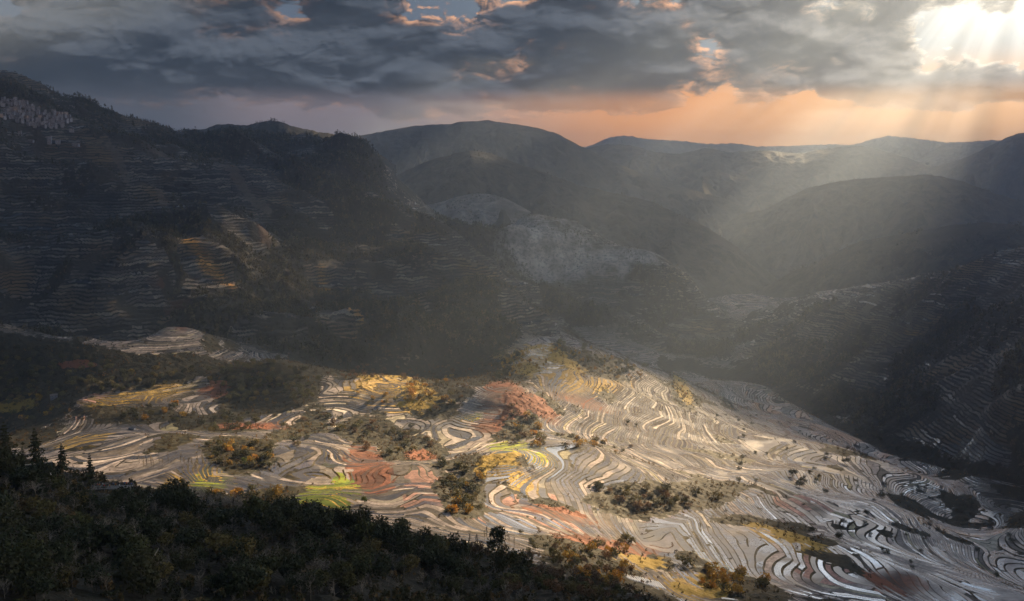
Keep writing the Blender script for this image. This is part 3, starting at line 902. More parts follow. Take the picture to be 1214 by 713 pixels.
# ------------------------------------------------------------------ camera and render settings
cam = bpy.data.cameras.new('camera')
cam.sensor_width = 36
cam.lens = 36 * F / 1214
cam.clip_start = 0.5
cam.clip_end = 120000
co = bpy.data.objects.new('camera', cam)
co.rotation_euler = (math.pi / 2 - PITCH, 0, 0)
COL.objects.link(co)
SC.camera = co
vs = SC.view_settings
vs.view_transform = 'Standard'
vs.look = 'None'
vs.exposure = 2.4
vs.gamma = 1
vs.use_curve_mapping = False
cy = SC.cycles
cy.use_denoising = True
cy.max_bounces = 5
cy.diffuse_bounces = 2
cy.glossy_bounces = 2
cy.volume_bounces = 0
cy.transparent_max_bounces = 6
cy.sample_clamp_indirect = 3
cy.caustics_reflective = False
cy.caustics_refractive = False
# ------------------------------------------------------------------ unseen cloud bank added before the sun, its gaps shaped to light the land
CZ = 7000.0
COT = 1 / math.tan(rad(SUN_EL))
SX, SY = math.sin(rad(SUN_AZ)), math.cos(rad(SUN_AZ))


def sun_plane(p):
    k = (p[2] + 330) * COT
    return p[0] - k * SX, p[1] - k * SY


gaps = []
for px, py, r in [(650, 420, 190), (600, 465, 190), (480, 468, 170), (700, 460, 150), (620, 540, 200), (530, 580, 190), (700, 560, 170), (400, 592, 120), (770, 610, 130), (445, 560, 130), (760, 520, 150),
                  (250, 572, 110), (100, 482, 220), (170, 465, 180), (250, 462, 140), (340, 445, 120), (20, 475, 140), (200, 530, 130), (300, 560, 130), (370, 520, 130), (60, 500, 130), (850, 490, 100), (300, 520, 70)]:
    h = hit(px, py, 500 if py < 572 or px > 255 else 100)
    if h is not None:
        gaps.append((*sun_plane(h), r))
for px, py, r in [(235, 310, 80), (385, 335, 70), (310, 225, 60), (212, 292, 60), (232, 308, 60), (275, 335, 50), (395, 345, 70), (212, 378, 50), (430, 300, 50)]:
    h = hit(px, py, 500)
    if h is not None:
        gaps.append((*sun_plane(h), r))
for px, py, R, r in [(650, 275, 3300, 120), (530, 190, 5400, 300), (440, 185, 7800, 480), (380, 175, 4400, 200), (960, 250, 6000, 230), (1060, 240, 6000, 150), (900, 225, 8500, 420), (1010, 230, 7000, 260), (740, 215, 7300, 260), (1120, 215, 6500, 220), (870, 300, 5600, 200), (840, 300, 5500, 240), (800, 240, 7000, 240)]:
    gaps.append((*sun_plane(PR(px, py, R)), r))
gx = np.arange(-10000, 10500, 90.0)
gy = np.arange(-3500, 17500, 90.0)
SXg, SYg = np.meshgrid(gx, gy)
cov = 0.5 + 0.42 * fbm(SXg / 2100, SYg / 2100, 4, 301)
cov += 0.55 * sstep(4500, 500, SYg)
cov -= 0.25 * sstep(10000, 17500, SYg)
wx, wy = 150 * fbm(SXg / 300, SYg / 300, 3, 311), 150 * fbm(SXg / 300, SYg / 300, 3, 321)
for a, b, r in gaps:
    r = r * 1.12
    d2 = ((SXg + wx - a) ** 2 + (SYg + wy - b) ** 2) / (r * r)
    cov = np.minimum(cov, 1.6 * (d2 - 0.9))
# bank cut back west and overhead so the paddies mirror bright sky
cov = np.minimum(cov, 2.5 * (SYg + 700 + 2 * wy) / 1000)
cov = np.minimum(cov, 2.5 * np.maximum(SXg + 2600 + 2 * wx, SYg - 1700 + 2 * wy) / 1000)
# bars of cloud across the gaps split the light into separate shafts
pw = SXg * SY - SYg * SX
pa = SXg * SX + SYg * SY
bars = fbm(pw / 330 + .3 * fbm(pa / 2500, pw / 900, 2, 345), pa / 2600, 3, 341)
cov = np.maximum(cov, np.where((cov < .3) & (SYg > -300) & ((SXg > -2500) | (SYg > 2000)), .9 * (bars - .10), -1))
for px, py, r in [(650, 420, 150), (605, 462, 150), (480, 468, 130), (700, 462, 110), (610, 545, 150), (540, 585, 150), (390, 592, 110), (640, 682, 60), (735, 702, 60), (205, 578, 45), (250, 575, 80), (110, 480, 120), (445, 560, 110)]:
    h = hit(px, py, 500)
    if h is not None:
        a, b = sun_plane(h)
        cov = np.minimum(cov, 1.6 * (((SXg + .6 * wx - a) ** 2 + (SYg + .6 * wy - b) ** 2) / (r * r) - .9))
cov = np.clip(cov, -1, 1)
th = 10 + 190 * np.clip(cov, 0, 1) ** 1.5 * (0.8 + 0.4 * fbm(SXg / 500, SYg / 500, 3, 331))
kx = (CZ + 330) * COT
bx, by = SXg + kx * SX, SYg + kx * SY
top = np.stack([bx, by, CZ + 0.8 * th], -1).reshape(-1, 3)
bot = np.stack([bx, by, CZ - 0.35 * th], -1).reshape(-1, 3)
ff = grid_faces(*SXg.shape)
keep = (cov.ravel()[ff] > 0.0).all(1)
ff = ff[keep]
cm, g = new_mat('cloud')
g.principled((.8, .8, .82), 1.0, None, 0.0)
cl = mesh_obj('shade_clouds', np.concatenate([top, bot]), np.concatenate([ff, ff[:, ::-1] + len(top)]), cm, smooth=True)
tag(cl, 'unseen cloud bank added to shade the land, with gaps shaped for sunlight', kind='stuff')
# ------------------------------------------------------------------ plants
def leaf_cloud(rs, lobes, n, size, squash=0.8, shell=0.55):
    """small leaf-sized faces spread through a few uneven lobes -> verts (4n,3), faces (n,4)"""
    lob = np.array(lobes, float)
    w = lob[:, 3] ** 2
    k = rs.choice(len(lob), n, p=w / w.sum())
    d = rs.normal(size=(n, 3))
    d /= np.linalg.norm(d, axis=1)[:, None]
    r = lob[k, 3] * (shell + (1.05 - shell) * rs.random(n) ** 0.6) * (0.8 + 0.4 * rs.random(n))
    c = lob[k, :3] + d * r[:, None] * np.array([1, 1, squash])
    return quads(rs, c, size * (0.6 + 0.8 * rs.random(n)), d)


def quads(rs, c, s, d=None):
    n = len(c)
    a = rs.normal(size=(n, 3))
    if d is not None:
        nn = d + 0.7 * rs.normal(size=(n, 3))
        a = np.cross(nn, a)
        a /= np.linalg.norm(a, axis=1)[:, None] + 1e-9
        b = np.cross(nn, a)
    else:
        a /= np.linalg.norm(a, axis=1)[:, None]
        b = np.cross(a, rs.normal(size=(n, 3)))
    b /= np.linalg.norm(b, axis=1)[:, None] + 1e-9
    s = s[:, None]
    v = np.stack([c - a * s * .5, c + b * s * .42 - a * s * .1, c + a * s * .55, c - b * s * .42 + a * s * .1], 1).reshape(-1, 3)
    f = np.arange(4 * n).reshape(-1, 4)
    return v, f


def tubes(segs, sides=4):
    """list of (p0, p1, r0, r1) -> tapered tubes"""
    V, Fc = [], []
    for p0, p1, r0, r1 in segs:
        p0, p1 = np.array(p0, float), np.array(p1, float)
        ax = p1 - p0
        L = np.linalg.norm(ax)
        if L < 1e-6:
            continue
        ax /= L
        u = np.cross(ax, [0.31, 0.2, 0.93] if abs(ax[2]) < .9 else [1, 0, 0])
        u /= np.linalg.norm(u)
        w = np.cross(ax, u)
        t = np.arange(sides) * 2 * np.pi / sides
        ring = np.cos(t)[:, None] * u + np.sin(t)[:, None] * w
        b = sum(len(x) for x in V)
        V.append(np.concatenate([p0 + ring * r0, p1 + ring * r1]))
        for i in range(sides):
            j = (i + 1) % sides
            Fc.append((b + i, b + j, b + sides + j, b + sides + i))
    return np.concatenate(V), np.array(Fc)


def limbs(rs, h, r, n=6, crown0=0.35, spread=0.28, lean=0.04):
    segs = []
    pts = [np.array([0, 0, -0.6])]
    for i in range(1, 6):
        pts.append(np.array([rs.normal() * lean * h * i / 5, rs.normal() * lean * h * i / 5, h * 0.82 * i / 5]))
    for i in range(5):
        segs.append((pts[i], pts[i + 1], r * (1 - i / 5.6), r * (1 - (i + 1) / 5.6)))
    for _ in range(n):
        z = h * (crown0 + (0.75 - crown0) * rs.random())
        k = min(4, int(z / (h * 0.82) * 5))
        t = z / (h * 0.82) * 5 - k
        p = pts[k] * (1 - t) + pts[k + 1] * t
        a = rs.random() * 6.28
        q = p + np.array([math.cos(a), math.sin(a), 0.9]) * h * spread * (0.6 + .6 * rs.random())
        segs.append((p, q, r * .35, r * .1))
    return segs


def twig_tree(rs, h, r, levels=3, n0=9, up=0.75, spread=0.5):
    segs = []

    def grow(p, d, L, rr, lv):
        q = p + d * L * .5 + rs.normal(size=3) * L * .05
        e = q + (d + rs.normal(size=3) * .16) * L * .5
        segs.append((p, q, rr, rr * .75))
        segs.append((q, e, rr * .75, rr * .4))
        if lv == 0:
            return
        for _ in range(rs.integers(3, 5)):
            t = 0.3 + .7 * rs.random()
            b = p + (e - p) * t
            nd = d * up + rs.normal(size=3) * spread
            nd[2] = abs(nd[2]) * .7 + .15
            nd /= np.linalg.norm(nd)
            grow(b, nd, L * (.45 + .25 * rs.random()), rr * .55, lv - 1)
    trunk = []
    top = np.array([rs.normal() * .05 * h, rs.normal() * .05 * h, h * .75])
    trunk.append((np.array([0, 0, -.6]), top * .5, r, r * .7))
    trunk.append((top * .5, top, r * .7, r * .25))
    for _ in range(n0):
        t = .25 + .75 * rs.random()
        d = np.array([rs.normal() * spread, rs.normal() * spread, .8])
        d /= np.linalg.norm(d)
        grow(top * t, d, h * (.22 + .2 * rs.random()) * (1.15 - .5 * t), r * .5, levels - 1)
    return trunk, segs


def lobes_round(rs, h, w, base=0.35, n=7):
    L = [(0, 0, h * (base + 1) / 2, w * .42)]
    for _ in range(n):
        a = rs.random() * 6.28
        z = h * (base + (1 - base) * rs.random() * .86)
        k = math.sin(math.pi * min(1, max(0.12, (z / h - base) / (1 - base) * .8 + .15)))
        L.append((math.cos(a) * w * .36 * k, math.sin(a) * w * .36 * k, z, w * (.16 + .14 * rs.random())))
    return L


def conifer_crown(rs, h, w, n, size):
    t = rs.random(n) ** .75
    tier = np.round(t * 11) / 11 * .75 + t * .25
    rad_ = w * .5 * (1 - tier) ** .85 * (0.25 + .8 * rs.random(n) ** .5) + .1
    a = rs.random(n) * 6.283
    lump = 0.75 + 0.35 * np.sin(a * 3 + np.round(t * 11) * 2.1)
    c = np.stack([np.cos(a) * rad_ * lump, np.sin(a) * rad_ * lump, h * (.12 + .88 * tier) - rad_ * .25], 1)
    return quads(rs, c, size * (.6 + .8 * rs.random(n)) * (1.1 - .5 * tier), np.stack([np.cos(a), np.sin(a), .8 + 0 * a], 1))


def foliage_mat(name, c1, c2, c3, info=0.35, patch=0.0):
    m, g = new_mat(name)
    geo = g.node('ShaderNodeNewGeometry')
    oi = g.node('ShaderNodeObjectInfo').outputs['Random']
    pos = geo.outputs['Position']
    isl = geo.outputs['Random Per Island']
    n = g.noise(pos, 0.22, 3, 0.6)
    f = g.add(g.mul(isl, .55), g.mul(g.step(n, .35, .65), .45))
    c = g.mix(f, c1, c2)
    c = g.mix(g.mul(g.step(oi, .55, .95), info * 2), c, c3)
    if patch:
        pn = g.noise(pos, patch, 3, .7)
        c = g.mix(g.step(pn, .53, .60), c, c3)
        c = g.mix(g.step(pn, .46, .38), c, c1)
    b = g.principled(c, .75, None, .15, out=False)
    tr = g.node('ShaderNodeBsdfTranslucent')
    g.put(tr.inputs[0], g.mix(.5, c, c3))
    mx = g.node('ShaderNodeMixShader')
    mx.inputs[0].default_value = .2
    g.l.new(b.outputs[0], mx.inputs[1])
    g.l.new(tr.outputs[0], mx.inputs[2])
    g.l.new(mx.outputs[0], g.node('ShaderNodeOutputMaterial').inputs['Surface'])
    return m


F_DARK = foliage_mat('dark_foliage', (.012, .017, .008), (.045, .052, .020), (.060, .052, .020))
F_OLIVE = foliage_mat('olive_foliage', (.035, .040, .014), (.085, .085, .026), (.14, .10, .03))
F_SUNGOLD = foliage_mat('sun_gold_foliage', (.14, .10, .015), (.36, .23, .025), (.44, .20, .025))  # yellowish leaves, pushed to gold with warm sunlight put into the colour
F_GREEN = foliage_mat('green_foliage', (.03, .05, .012), (.09, .12, .025), (.13, .15, .03))
F_DRY = foliage_mat('dry_foliage', (.050, .036, .020), (.13, .092, .050), (.17, .085, .035))
BARK = simple_mat('bark', (.03, .024, .018), (.09, .075, .058), 2.0)
TWIG = simple_mat('bare_twigs', (.12, .10, .075), (.34, .29, .22), 0.6, info=.4)
TWIG_D = simple_mat('dark_twigs', (.055, .046, .034), (.24, .20, .15), 0.6, info=.4)


def proto_tree(kind, seed, h, w, mat, n, size, conifer=False):
    rs = np.random.default_rng(seed)
    tv, tf = tubes(limbs(rs, h, h * .022, 6 if not conifer else 2, spread=.22 if not conifer else .1, lean=.03 if not conifer else .006))
    cv, cf = conifer_crown(rs, h, w, n, size) if conifer else leaf_cloud(rs, lobes_round(rs, h, w), n, size)
    me1 = mesh_obj('trunk', tv, tf, BARK)
    me2 = mesh_obj('crown', cv, cf, mat)
    d1, d2 = me1.data, me2.data
    bpy.data.objects.remove(me1)
    bpy.data.objects.remove(me2)
    return (('trunk', d1), ('crown', d2)), h


def proto_bare(seed, h, levels, n0, mat, spread=.5):
    rs = np.random.default_rng(seed)
    tr, br = twig_tree(rs, h, h * .02, levels, n0, spread=spread)
    a = mesh_obj('trunk', *tubes(tr, 5), mat)
    b = mesh_obj('branches', *tubes(br, 3), mat)
    d1, d2 = a.data, b.data
    bpy.data.objects.remove(a)
    bpy.data.objects.remove(b)
    return (('trunk', d1), ('branches', d2)), h


def proto_bush(seed, h, w, mat, n, size):
    rs = np.random.default_rng(seed)
    L = lobes_round(rs, h, w, base=0.12, n=6)
    a = mesh_obj('foliage', *leaf_cloud(rs, L, n, size, .75), mat)
    sv = mesh_obj('stems', *tubes([((0, 0, -.4), (math.cos(k * 1.3) * w * .25, math.sin(k * 1.3) * w * .25, h * .7), .06, .02) for k in range(5)], 3), BARK)
    d, s = a.data, sv.data
    bpy.data.objects.remove(a)
    bpy.data.objects.remove(sv)
    return (('stem', s), ('foliage', d)), h


def place(proto, name, label, cat, group, p, h, rz, sx=1.0, tilt=0.0):
    parts, h0 = proto
    r = bpy.data.objects.new(name, None)
    r.empty_display_size = 1
    r.location = p
    s = h / h0
    r.scale = (s * sx, s * sx, s)
    r.rotation_euler = (tilt * math.cos(rz * 7), tilt * math.sin(rz * 5), rz)
    COL.objects.link(r)
    tag(r, label, cat, group)
    for nm, d in parts:
        c = bpy.data.objects.new(nm, d)
        COL.objects.link(c)
        c.parent = r
    return r


CONIF = [proto_tree('conifer', 100 + i, 15, 6.5 + i * .6, F_DARK, 1100, .85, True) for i in range(3)]
DARKT = [proto_tree('broad', 120 + i, 10, 8.5 + i * .5, F_DARK, 620, .8) for i in range(4)]
OLIVT = [proto_tree('broad', 130 + i, 10, 8 + i * .5, F_OLIVE, 420, .95) for i in range(4)]
GOLDT = [proto_tree('broad', 140 + i, 9, 6 + i * .7, F_SUNGOLD, 380, .9) for i in range(3)]
GREENT = [proto_tree('broad', 150 + i, 9, 7 + i, F_GREEN, 420, .9) for i in range(2)]
DRYT = [proto_tree('broad', 160 + i, 8, 6 + i, F_DRY, 320, .8) for i in range(3)]
BARE = [proto_bare(170 + i, 8, 3, 9, TWIG) for i in range(4)]
BARE_D = [proto_bare(180 + i, 9, 3, 9, TWIG_D) for i in range(3)]
POPLAR = [proto_bare(190 + i, 13, 2, 16, TWIG_D, spread=.16) for i in range(2)]
BUSH_D = [proto_bush(200 + i, 3.2, 4.2, F_DARK, 260, .5) for i in range(3)]
BUSH_O = [proto_bush(210 + i, 3.2, 4.4, F_OLIVE, 220, .55) for i in range(3)]
BUSH_G = [proto_bush(220 + i, 3.0, 4.2, F_SUNGOLD, 200, .55) for i in range(3)]
BUSH_R = [proto_bush(230 + i, 3.0, 4.2, F_DRY, 200, .55) for i in range(3)]

prnd = random.Random(5)


def inside(pts, x, y):
    c = False
    for i in range(len(pts)):
        x0, y0 = pts[i]
        x1, y1 = pts[(i + 1) % len(pts)]
        if (y0 > y) != (y1 > y) and x < (x1 - x0) * (y - y0) / (y1 - y0) + x0:
            c = not c
    return c


def scatter(protos, name, label, cat, group, pts, n, h0, h1, rmin=150, sx=(0.85, 1.2), rmax=4200):
    xs = [p[0] for p in pts]
    ys = [p[1] for p in pts]
    k = tries = 0
    while k < n and tries < n * 12:
        tries += 1
        x, y = prnd.uniform(min(xs), max(xs)), prnd.uniform(min(ys), max(ys))
        if not inside(pts, x, y):
            continue
        if 100 < x < 232 and 556 < y < 604 and prnd.random() < .8:
            continue
        p = hit(x, y, rmin, rmax)
        if p is None:
            continue
        place(prnd.choice(protos), name, label, cat, group, p - np.array([0, 0, .2]), prnd.uniform(h0, h1), prnd.uniform(0, 6.28), prnd.uniform(*sx), .05)
        k += 1


def at(protos, name, label, cat, lst, group=None, rmin=150, near=False):
    for x, y, h, *o in lst:
        p = hit_near(x, y) if near else hit(x, y, rmin)
        if p is None:
            continue
        place(protos[int(x * 7 + y) % len(protos)], name, o[1] if len(o) > 1 else label, cat, group, p - np.array([0, 0, .3]), h, x * .7 + y, o[0] if o else 1.0)


# trees of the dark near slope
at(CONIF, 'conifer_tree', '', 'tree', [
    (8, 546, 19, 1.1, 'broad dark conifer at the left border of the photo above the dim slope'),
    (28, 548, 9, 1.0, 'small dark conifer squeezed between two taller ones at the left border'),
    (44, 546, 18, 1.05, 'tall ragged dark conifer above the grey roofed shed'),
    (75, 553, 14, 1.15, 'broad dark conifer to the right of the grey roofed shed'),
    (108, 558, 13, 1.0, 'neatly conical dark conifer beside the viewing platform')], near=True)
scatter(DARKT, 'evergreen_tree', 'dark evergreen tree in the thicket of the dim near slope at lower left', 'tree', 'dark trees of the near slope',
        [(0, 560), (60, 572), (230, 612), (330, 630), (520, 660), (640, 700), (640, 713), (0, 713)], 100, 6, 12, 100, rmax=560)
scatter(DARKT, 'evergreen_tree', 'dark tree in the row along the brow where the near slope drops to the fields', 'tree', 'dark trees along the brow',
        [(325, 622), (345, 616), (400, 628), (470, 638), (520, 648), (520, 660), (400, 645), (330, 640)], 34, 8, 15, 100, (.6, 1.0), rmax=560)
scatter(BARE_D, 'bare_tree', 'leafless grey tree on the dim near slope at lower left', 'tree', 'leafless trees of the near slope',
        [(0, 585), (120, 590), (300, 630), (520, 665), (650, 700), (650, 713), (0, 713)], 190, 5, 9, 100, (.9, 1.4), rmax=560)
scatter(BARE, 'bare_tree', 'pale leafless tree at the upper edge of the near slope', 'tree', 'pale leafless trees along the upper edge of the near slope',
        [(118, 555), (180, 560), (260, 578), (300, 612), (260, 610), (200, 590), (130, 572)], 50, 5, 9, 100, (.9, 1.3), rmax=560)
scatter(DRYT, 'brown_leaved_tree', 'brown dry leaved tree on the slope below the wheat coloured bank, bottom middle', 'tree', 'brown trees at the bottom middle',
        [(560, 655), (640, 640), (740, 690), (770, 713), (600, 713)], 60, 4, 7, 100, rmax=900)
scatter(OLIVT, 'broadleaf_tree', 'olive tree on the slope below the wheat coloured bank, bottom middle', 'tree', 'olive trees at the bottom middle',
        [(590, 625), (640, 630), (740, 680), (770, 713), (640, 713)], 55, 4, 7, 100, rmax=900)
scatter(POPLAR, 'bare_tree', 'thin upright leafless poplar before the pink fields', 'tree', 'thin poplars before the pink fields',
        [(555, 640), (612, 640), (612, 662), (555, 655)], 14, 8, 12, 100, (.6, .9))
scatter(POPLAR, 'bare_tree', 'thin leafless tree in the row below the curved pond terraces', 'tree', 'leafless row below the curved pond terraces',
        [(165, 550), (265, 543), (275, 558), (180, 566)], 26, 8, 12, 480, (.8, 1.2))
at(DARKT, 'evergreen_tree', '', 'tree', [(588, 640, 17, .75, 'tall dark tree standing alone above the poplars, before the pink fields')], near=True)
at(GREENT, 'broadleaf_tree', '', 'tree', [(290, 553, 9, .8, 'small bright green tree alone beside the lower left terraces'),
                                          (432, 598, 8, .9, 'green tree at the right foot of the yellow green terraces')], rmin=480)
scatter(DARKT + CONIF[:1] + OLIVT[:1], 'evergreen_tree', 'tall tree breaking the ragged upper edge of the near slope', 'tree', 'tall trees along the upper edge of the near slope',
        [(0, 566), (110, 590), (230, 606), (330, 632), (450, 642), (560, 662), (660, 704), (660, 713), (560, 685), (450, 662), (330, 650), (230, 622), (110, 600), (0, 590)], 42, 9, 17, 100, (.6, .95), rmax=560)
scatter(OLIVT, 'broadleaf_tree', 'olive green tree in the thicket of the dim near slope at lower left', 'tree', 'olive trees of the near slope',
        [(0, 575), (100, 580), (330, 632), (520, 662), (640, 700), (640, 713), (0, 713)], 55, 5, 10, 100, rmax=560)
# trees on and round the fields
scatter(OLIVT, 'broadleaf_tree', 'olive tree on the wooded knoll behind the left fields', 'tree', 'trees of the wooded knoll',
        [(243, 445), (270, 432), (330, 427), (365, 437), (380, 455), (370, 478), (330, 483), (270, 480)], 80, 8, 12, 600, (.9, 1.3))
scatter(DARKT, 'evergreen_tree', 'dark tree on the wooded knoll behind the left fields', 'tree', 'dark trees of the wooded knoll',
        [(260, 440), (330, 428), (365, 440), (350, 470), (280, 475)], 40, 8, 12, 600, (.9, 1.3))
scatter(OLIVT, 'broadleaf_tree', 'olive tree in the belt at the far left edge of the valley floor', 'tree', 'olive trees of the left belt',
        [(0, 425), (60, 430), (160, 440), (235, 445), (215, 458), (120, 468), (30, 482), (0, 488)], 90, 7, 12, 600, (.9, 1.3))
scatter(DARKT, 'evergreen_tree', 'dark tree in the belt at the far left edge of the valley floor', 'tree', 'dark trees of the left belt',
        [(0, 410), (60, 420), (160, 436), (235, 440), (215, 455), (120, 460), (0, 470)], 50, 7, 12, 600, (.9, 1.3))
scatter(DRYT, 'brown_leaved_tree', 'reddish brown tree in the strip behind the middle mounds', 'tree', 'reddish trees behind the middle mounds',
        [(380, 445), (430, 436), (490, 440), (560, 432), (560, 446), (490, 452), (420, 450)], 40, 6, 9, 600)
scatter(DARKT, 'evergreen_tree', 'dark round tree at the left foot of the highest terraced knob', 'tree', 'dark trees left of the highest knob',
        [(560, 430), (590, 418), (625, 420), (615, 436), (590, 455), (565, 450)], 26, 8, 13, 600, (.9, 1.3))
scatter(GOLDT, 'sun_gold_tree', 'tree coloured sun gold on the sunny ridge below the highest terraced knob', 'tree', 'golden trees of the sunny ridge',
        [(575, 435), (620, 418), (640, 408), (690, 410), (760, 440), (770, 452), (700, 450), (660, 430), (600, 450)], 70, 5, 9, 600, (.8, 1.2))
scatter(OLIVT, 'broadleaf_tree', 'olive tree on the back of the sunny ridge, right of the highest knob', 'tree', 'olive trees on the back of the sunny ridge',
        [(650, 405), (700, 412), (780, 440), (790, 455), (730, 446), (670, 422)], 50, 6, 11, 600, (.8, 1.2))
scatter(GOLDT, 'sun_gold_tree', 'bush like tree coloured sun gold in the clump at the edge of the grey fields', 'tree', 'golden clump at the edge of the grey fields',
        [(795, 455), (812, 456), (815, 475), (800, 474)], 9, 5, 8, 600, (.9, 1.3))
for zone, nb, kinds in [([(400, 505), (480, 500), (520, 530), (470, 545), (410, 530)], 34, 'RDO'), ([(470, 440), (560, 450), (560, 480), (500, 490)], 26, 'GRO'), ([(590, 480), (630, 490), (660, 530), (620, 530)], 24, 'RGO'),
                        ([(240, 580), (340, 582), (330, 600), (250, 600)], 26, 'GDO'), ([(220, 490), (300, 490), (320, 510), (240, 515)], 26, 'DOO'), ([(650, 515), (760, 530), (740, 540), (660, 530)], 18, 'GOR'),
                        ([(690, 575), (820, 580), (870, 600), (740, 605)], 34, 'ORD'), ([(640, 650), (750, 640), (760, 690), (700, 700)], 40, 'ORG'), ([(810, 670), (900, 680), (920, 710), (850, 712)], 24, 'OGG'),
                        ([(540, 575), (570, 560), (560, 610), (530, 610)], 16, 'ODG'), ([(420, 460), (520, 455), (500, 475), (430, 480)], 22, 'GGO'), ([(245, 525), (325, 528), (320, 555), (250, 555)], 34, 'DDOG'), ([(520, 545), (575, 545), (570, 610), (530, 612)], 30, 'DOD'), ([(330, 505), (400, 490), (410, 510), (350, 530)], 18, 'DOR'),
                        ([(0, 470), (70, 465), (90, 490), (20, 510)], 26, 'GOR'), ([(140, 485), (220, 480), (220, 500), (150, 505)], 14, 'DOG')]:
    for kd in kinds:
        protos, lab = {'D': (BUSH_D, 'dark shrub'), 'O': (BUSH_O, 'olive shrub'), 'G': (BUSH_G, 'sun gold shrub'), 'R': (BUSH_R, 'brown dry shrub')}[kd]
        scatter(protos, 'gold_brown_shrub' if kd in 'GR' else 'shrub', lab + ' on the banks between the terraced fields', 'shrub', lab.replace('shrub', 'shrubs') + ' between the fields', zone, int(nb * .36), 3.5, 8.5, 480, (.8, 1.3))
# lone dark clumps in the silver fields at the right
at(DARKT, 'evergreen_tree', '', 'tree', [
    (940, 566, 11, 1.3, 'largest dark tree of the clump among the silver paddies'), (948, 578, 9, 1.5, 'low dark tree below the largest one among the silver paddies'),
    (968, 571, 6, 1.2, 'small dark tree right of the clump among the silver paddies'), (1002, 550, 9, 1.5, 'dark tree beside the short gully at the far edge of the silver paddies'),
    (980, 541, 6, 1.2, 'small dark tree at the upper end of the short gully'), (850, 496, 8, .7, 'upright dark tree in the dull grey fields'),
    (1150, 602, 11, 1.1, 'dark tree at the right where steep small terraces end'), (1143, 606, 8, 1.2, 'dark tree left of the one where steep small terraces end'),
    (1174, 622, 9, .9, 'lone dark tree below the steep small terraces at the right'), (1158, 655, 7, 1.0, 'small dark tree on the narrow spit at the lower right'),
    (1000, 622, 7, 1.1, 'small dark tree between pale and bluish paddies'), (995, 640, 9, 1.0, 'dark tree on the path between pale and bluish paddies'), (1028, 611, 7, 1.1, 'small dark tree on the edge of a dark paddy in the silver fields'),
    (744, 503, 8, .9, 'tiny dark tree on the pale fields below the grey ones'), (755, 506, 6, .9, 'tinier dark tree right of another on the pale fields')], rmin=480)
scatter(BUSH_D, 'shrub', 'dark shrub standing alone among the silver and grey paddies', 'shrub', 'dark shrubs of the right fields',
        [(820, 470), (900, 470), (1050, 540), (1200, 620), (1200, 700), (1000, 660), (860, 560)], 70, 2.5, 5, 480, (.9, 1.5))
scatter(DARKT, 'evergreen_tree', 'dark tree in the gully between the silver fields and the right slope', 'tree', 'dark trees of the right gully',
        [(880, 445), (960, 470), (1050, 515), (1130, 540), (1214, 565), (1214, 580), (1100, 555), (1000, 505), (900, 460)], 55, 6, 10, 800, (.9, 1.4))


# ------------------------------------------------------------------ woods that read as one mass
def merged(name, label, mat, P, Hh, Wd, nq, seed, conifer_share=.2, lvl=.9):
    rs = np.random.default_rng(seed)
    n = len(P)
    t = []
    for i in range(6):
        if rs.random() < conifer_share:
            v, f = conifer_crown(rs, 1.0, .55, nq, .26)
        else:
            v, f = leaf_cloud(rs, lobes_round(rs, 1.0, .85, .2, 5), nq, .24)
        t.append(v)
    allv = []
    for i in range(6):
        ix = np.arange(i, n, 6)
        a = rs.random(len(ix)) * 6.283
        v = t[i]
        c, s = np.cos(a)[:, None], np.sin(a)[:, None]
        x = (v[None, :, 0] * c - v[None, :, 1] * s) * Wd[ix][:, None] + P[ix][:, 0:1]
        y = (v[None, :, 0] * s + v[None, :, 1] * c) * Wd[ix][:, None] + P[ix][:, 1:2]
        z = v[None, :, 2] * Hh[ix][:, None] + P[ix][:, 2:3] - .5
        allv.append(np.stack([x, y, z], -1).reshape(-1, 3))
    v = np.concatenate(allv)
    o = mesh_obj(name, v, np.arange(len(v)).reshape(-1, 4), mat)
    tag(o, label, kind='stuff')
    return o


def sample_ground(weight, n, seed):
    rs = np.random.default_rng(seed)
    area = RG * np.gradient(RR)[:, None] * np.gradient(AZR)[None, :]
    w = (np.clip(weight, 0, None) * area).ravel()
    c = np.cumsum(w)
    k = np.searchsorted(c, rs.random(n) * c[-1])
    i, j = np.unravel_index(np.clip(k, 0, X.size - 1), X.shape)
    x = X[i, j] + rs.normal(size=n) * 2
    y = Y[i, j] + rs.normal(size=n) * 2
    return np.stack([x, y, ground(x, y)], 1)


fwd = (np.abs(azs)[None, :] < 35)
P = sample_ground(np.clip(sm['wood'] - .35, 0, 1) * (RG < 3600) * fwd, 32000, 401)
F_WOOD = foliage_mat('wood_foliage', (.012, .016, .009), (.050, .054, .024), (.105, .085, .045), 0.0, .045)
rs_ = np.random.default_rng(402)
merged('forest', 'dark woods in belts across the mountain sides', F_WOOD, P, rs_.uniform(8, 19, len(P)), rs_.uniform(6, 12, len(P)), 26, 403)
F_FRINGE = foliage_mat('slope_foliage', (.016, .018, .010), (.066, .058, .030), (.12, .085, .04), 0.0, .05)
P = sample_ground(np.clip(mountain * (1 - sm['wood']) * np.clip(scr_n + .25, 0, 1), 0, 1) * (RG < 3400) * fwd, 7000, 411)
merged('forest', 'scattered small trees on the terraced mountain sides', F_FRINGE, P, rs_.uniform(4, 9, len(P)), rs_.uniform(4, 8, len(P)), 18, 413)
P = sample_ground(fore * (RG > 150) * fwd * (1 + scr_n), 5200, 421)
F_BRUSH = foliage_mat('brush_foliage', (.012, .015, .006), (.060, .060, .022), (.125, .080, .032), 0.0, .11)
merged('undergrowth', 'tangled dark brush covering the near slope', F_BRUSH, P, rs_.uniform(1.0, 5.5, len(P)), rs_.uniform(2, 5, len(P)), 44, 423, 0)
P = sample_ground(np.clip(scr, 0, 1) * basin * fwd * (RG < 2300), 13000, 431)
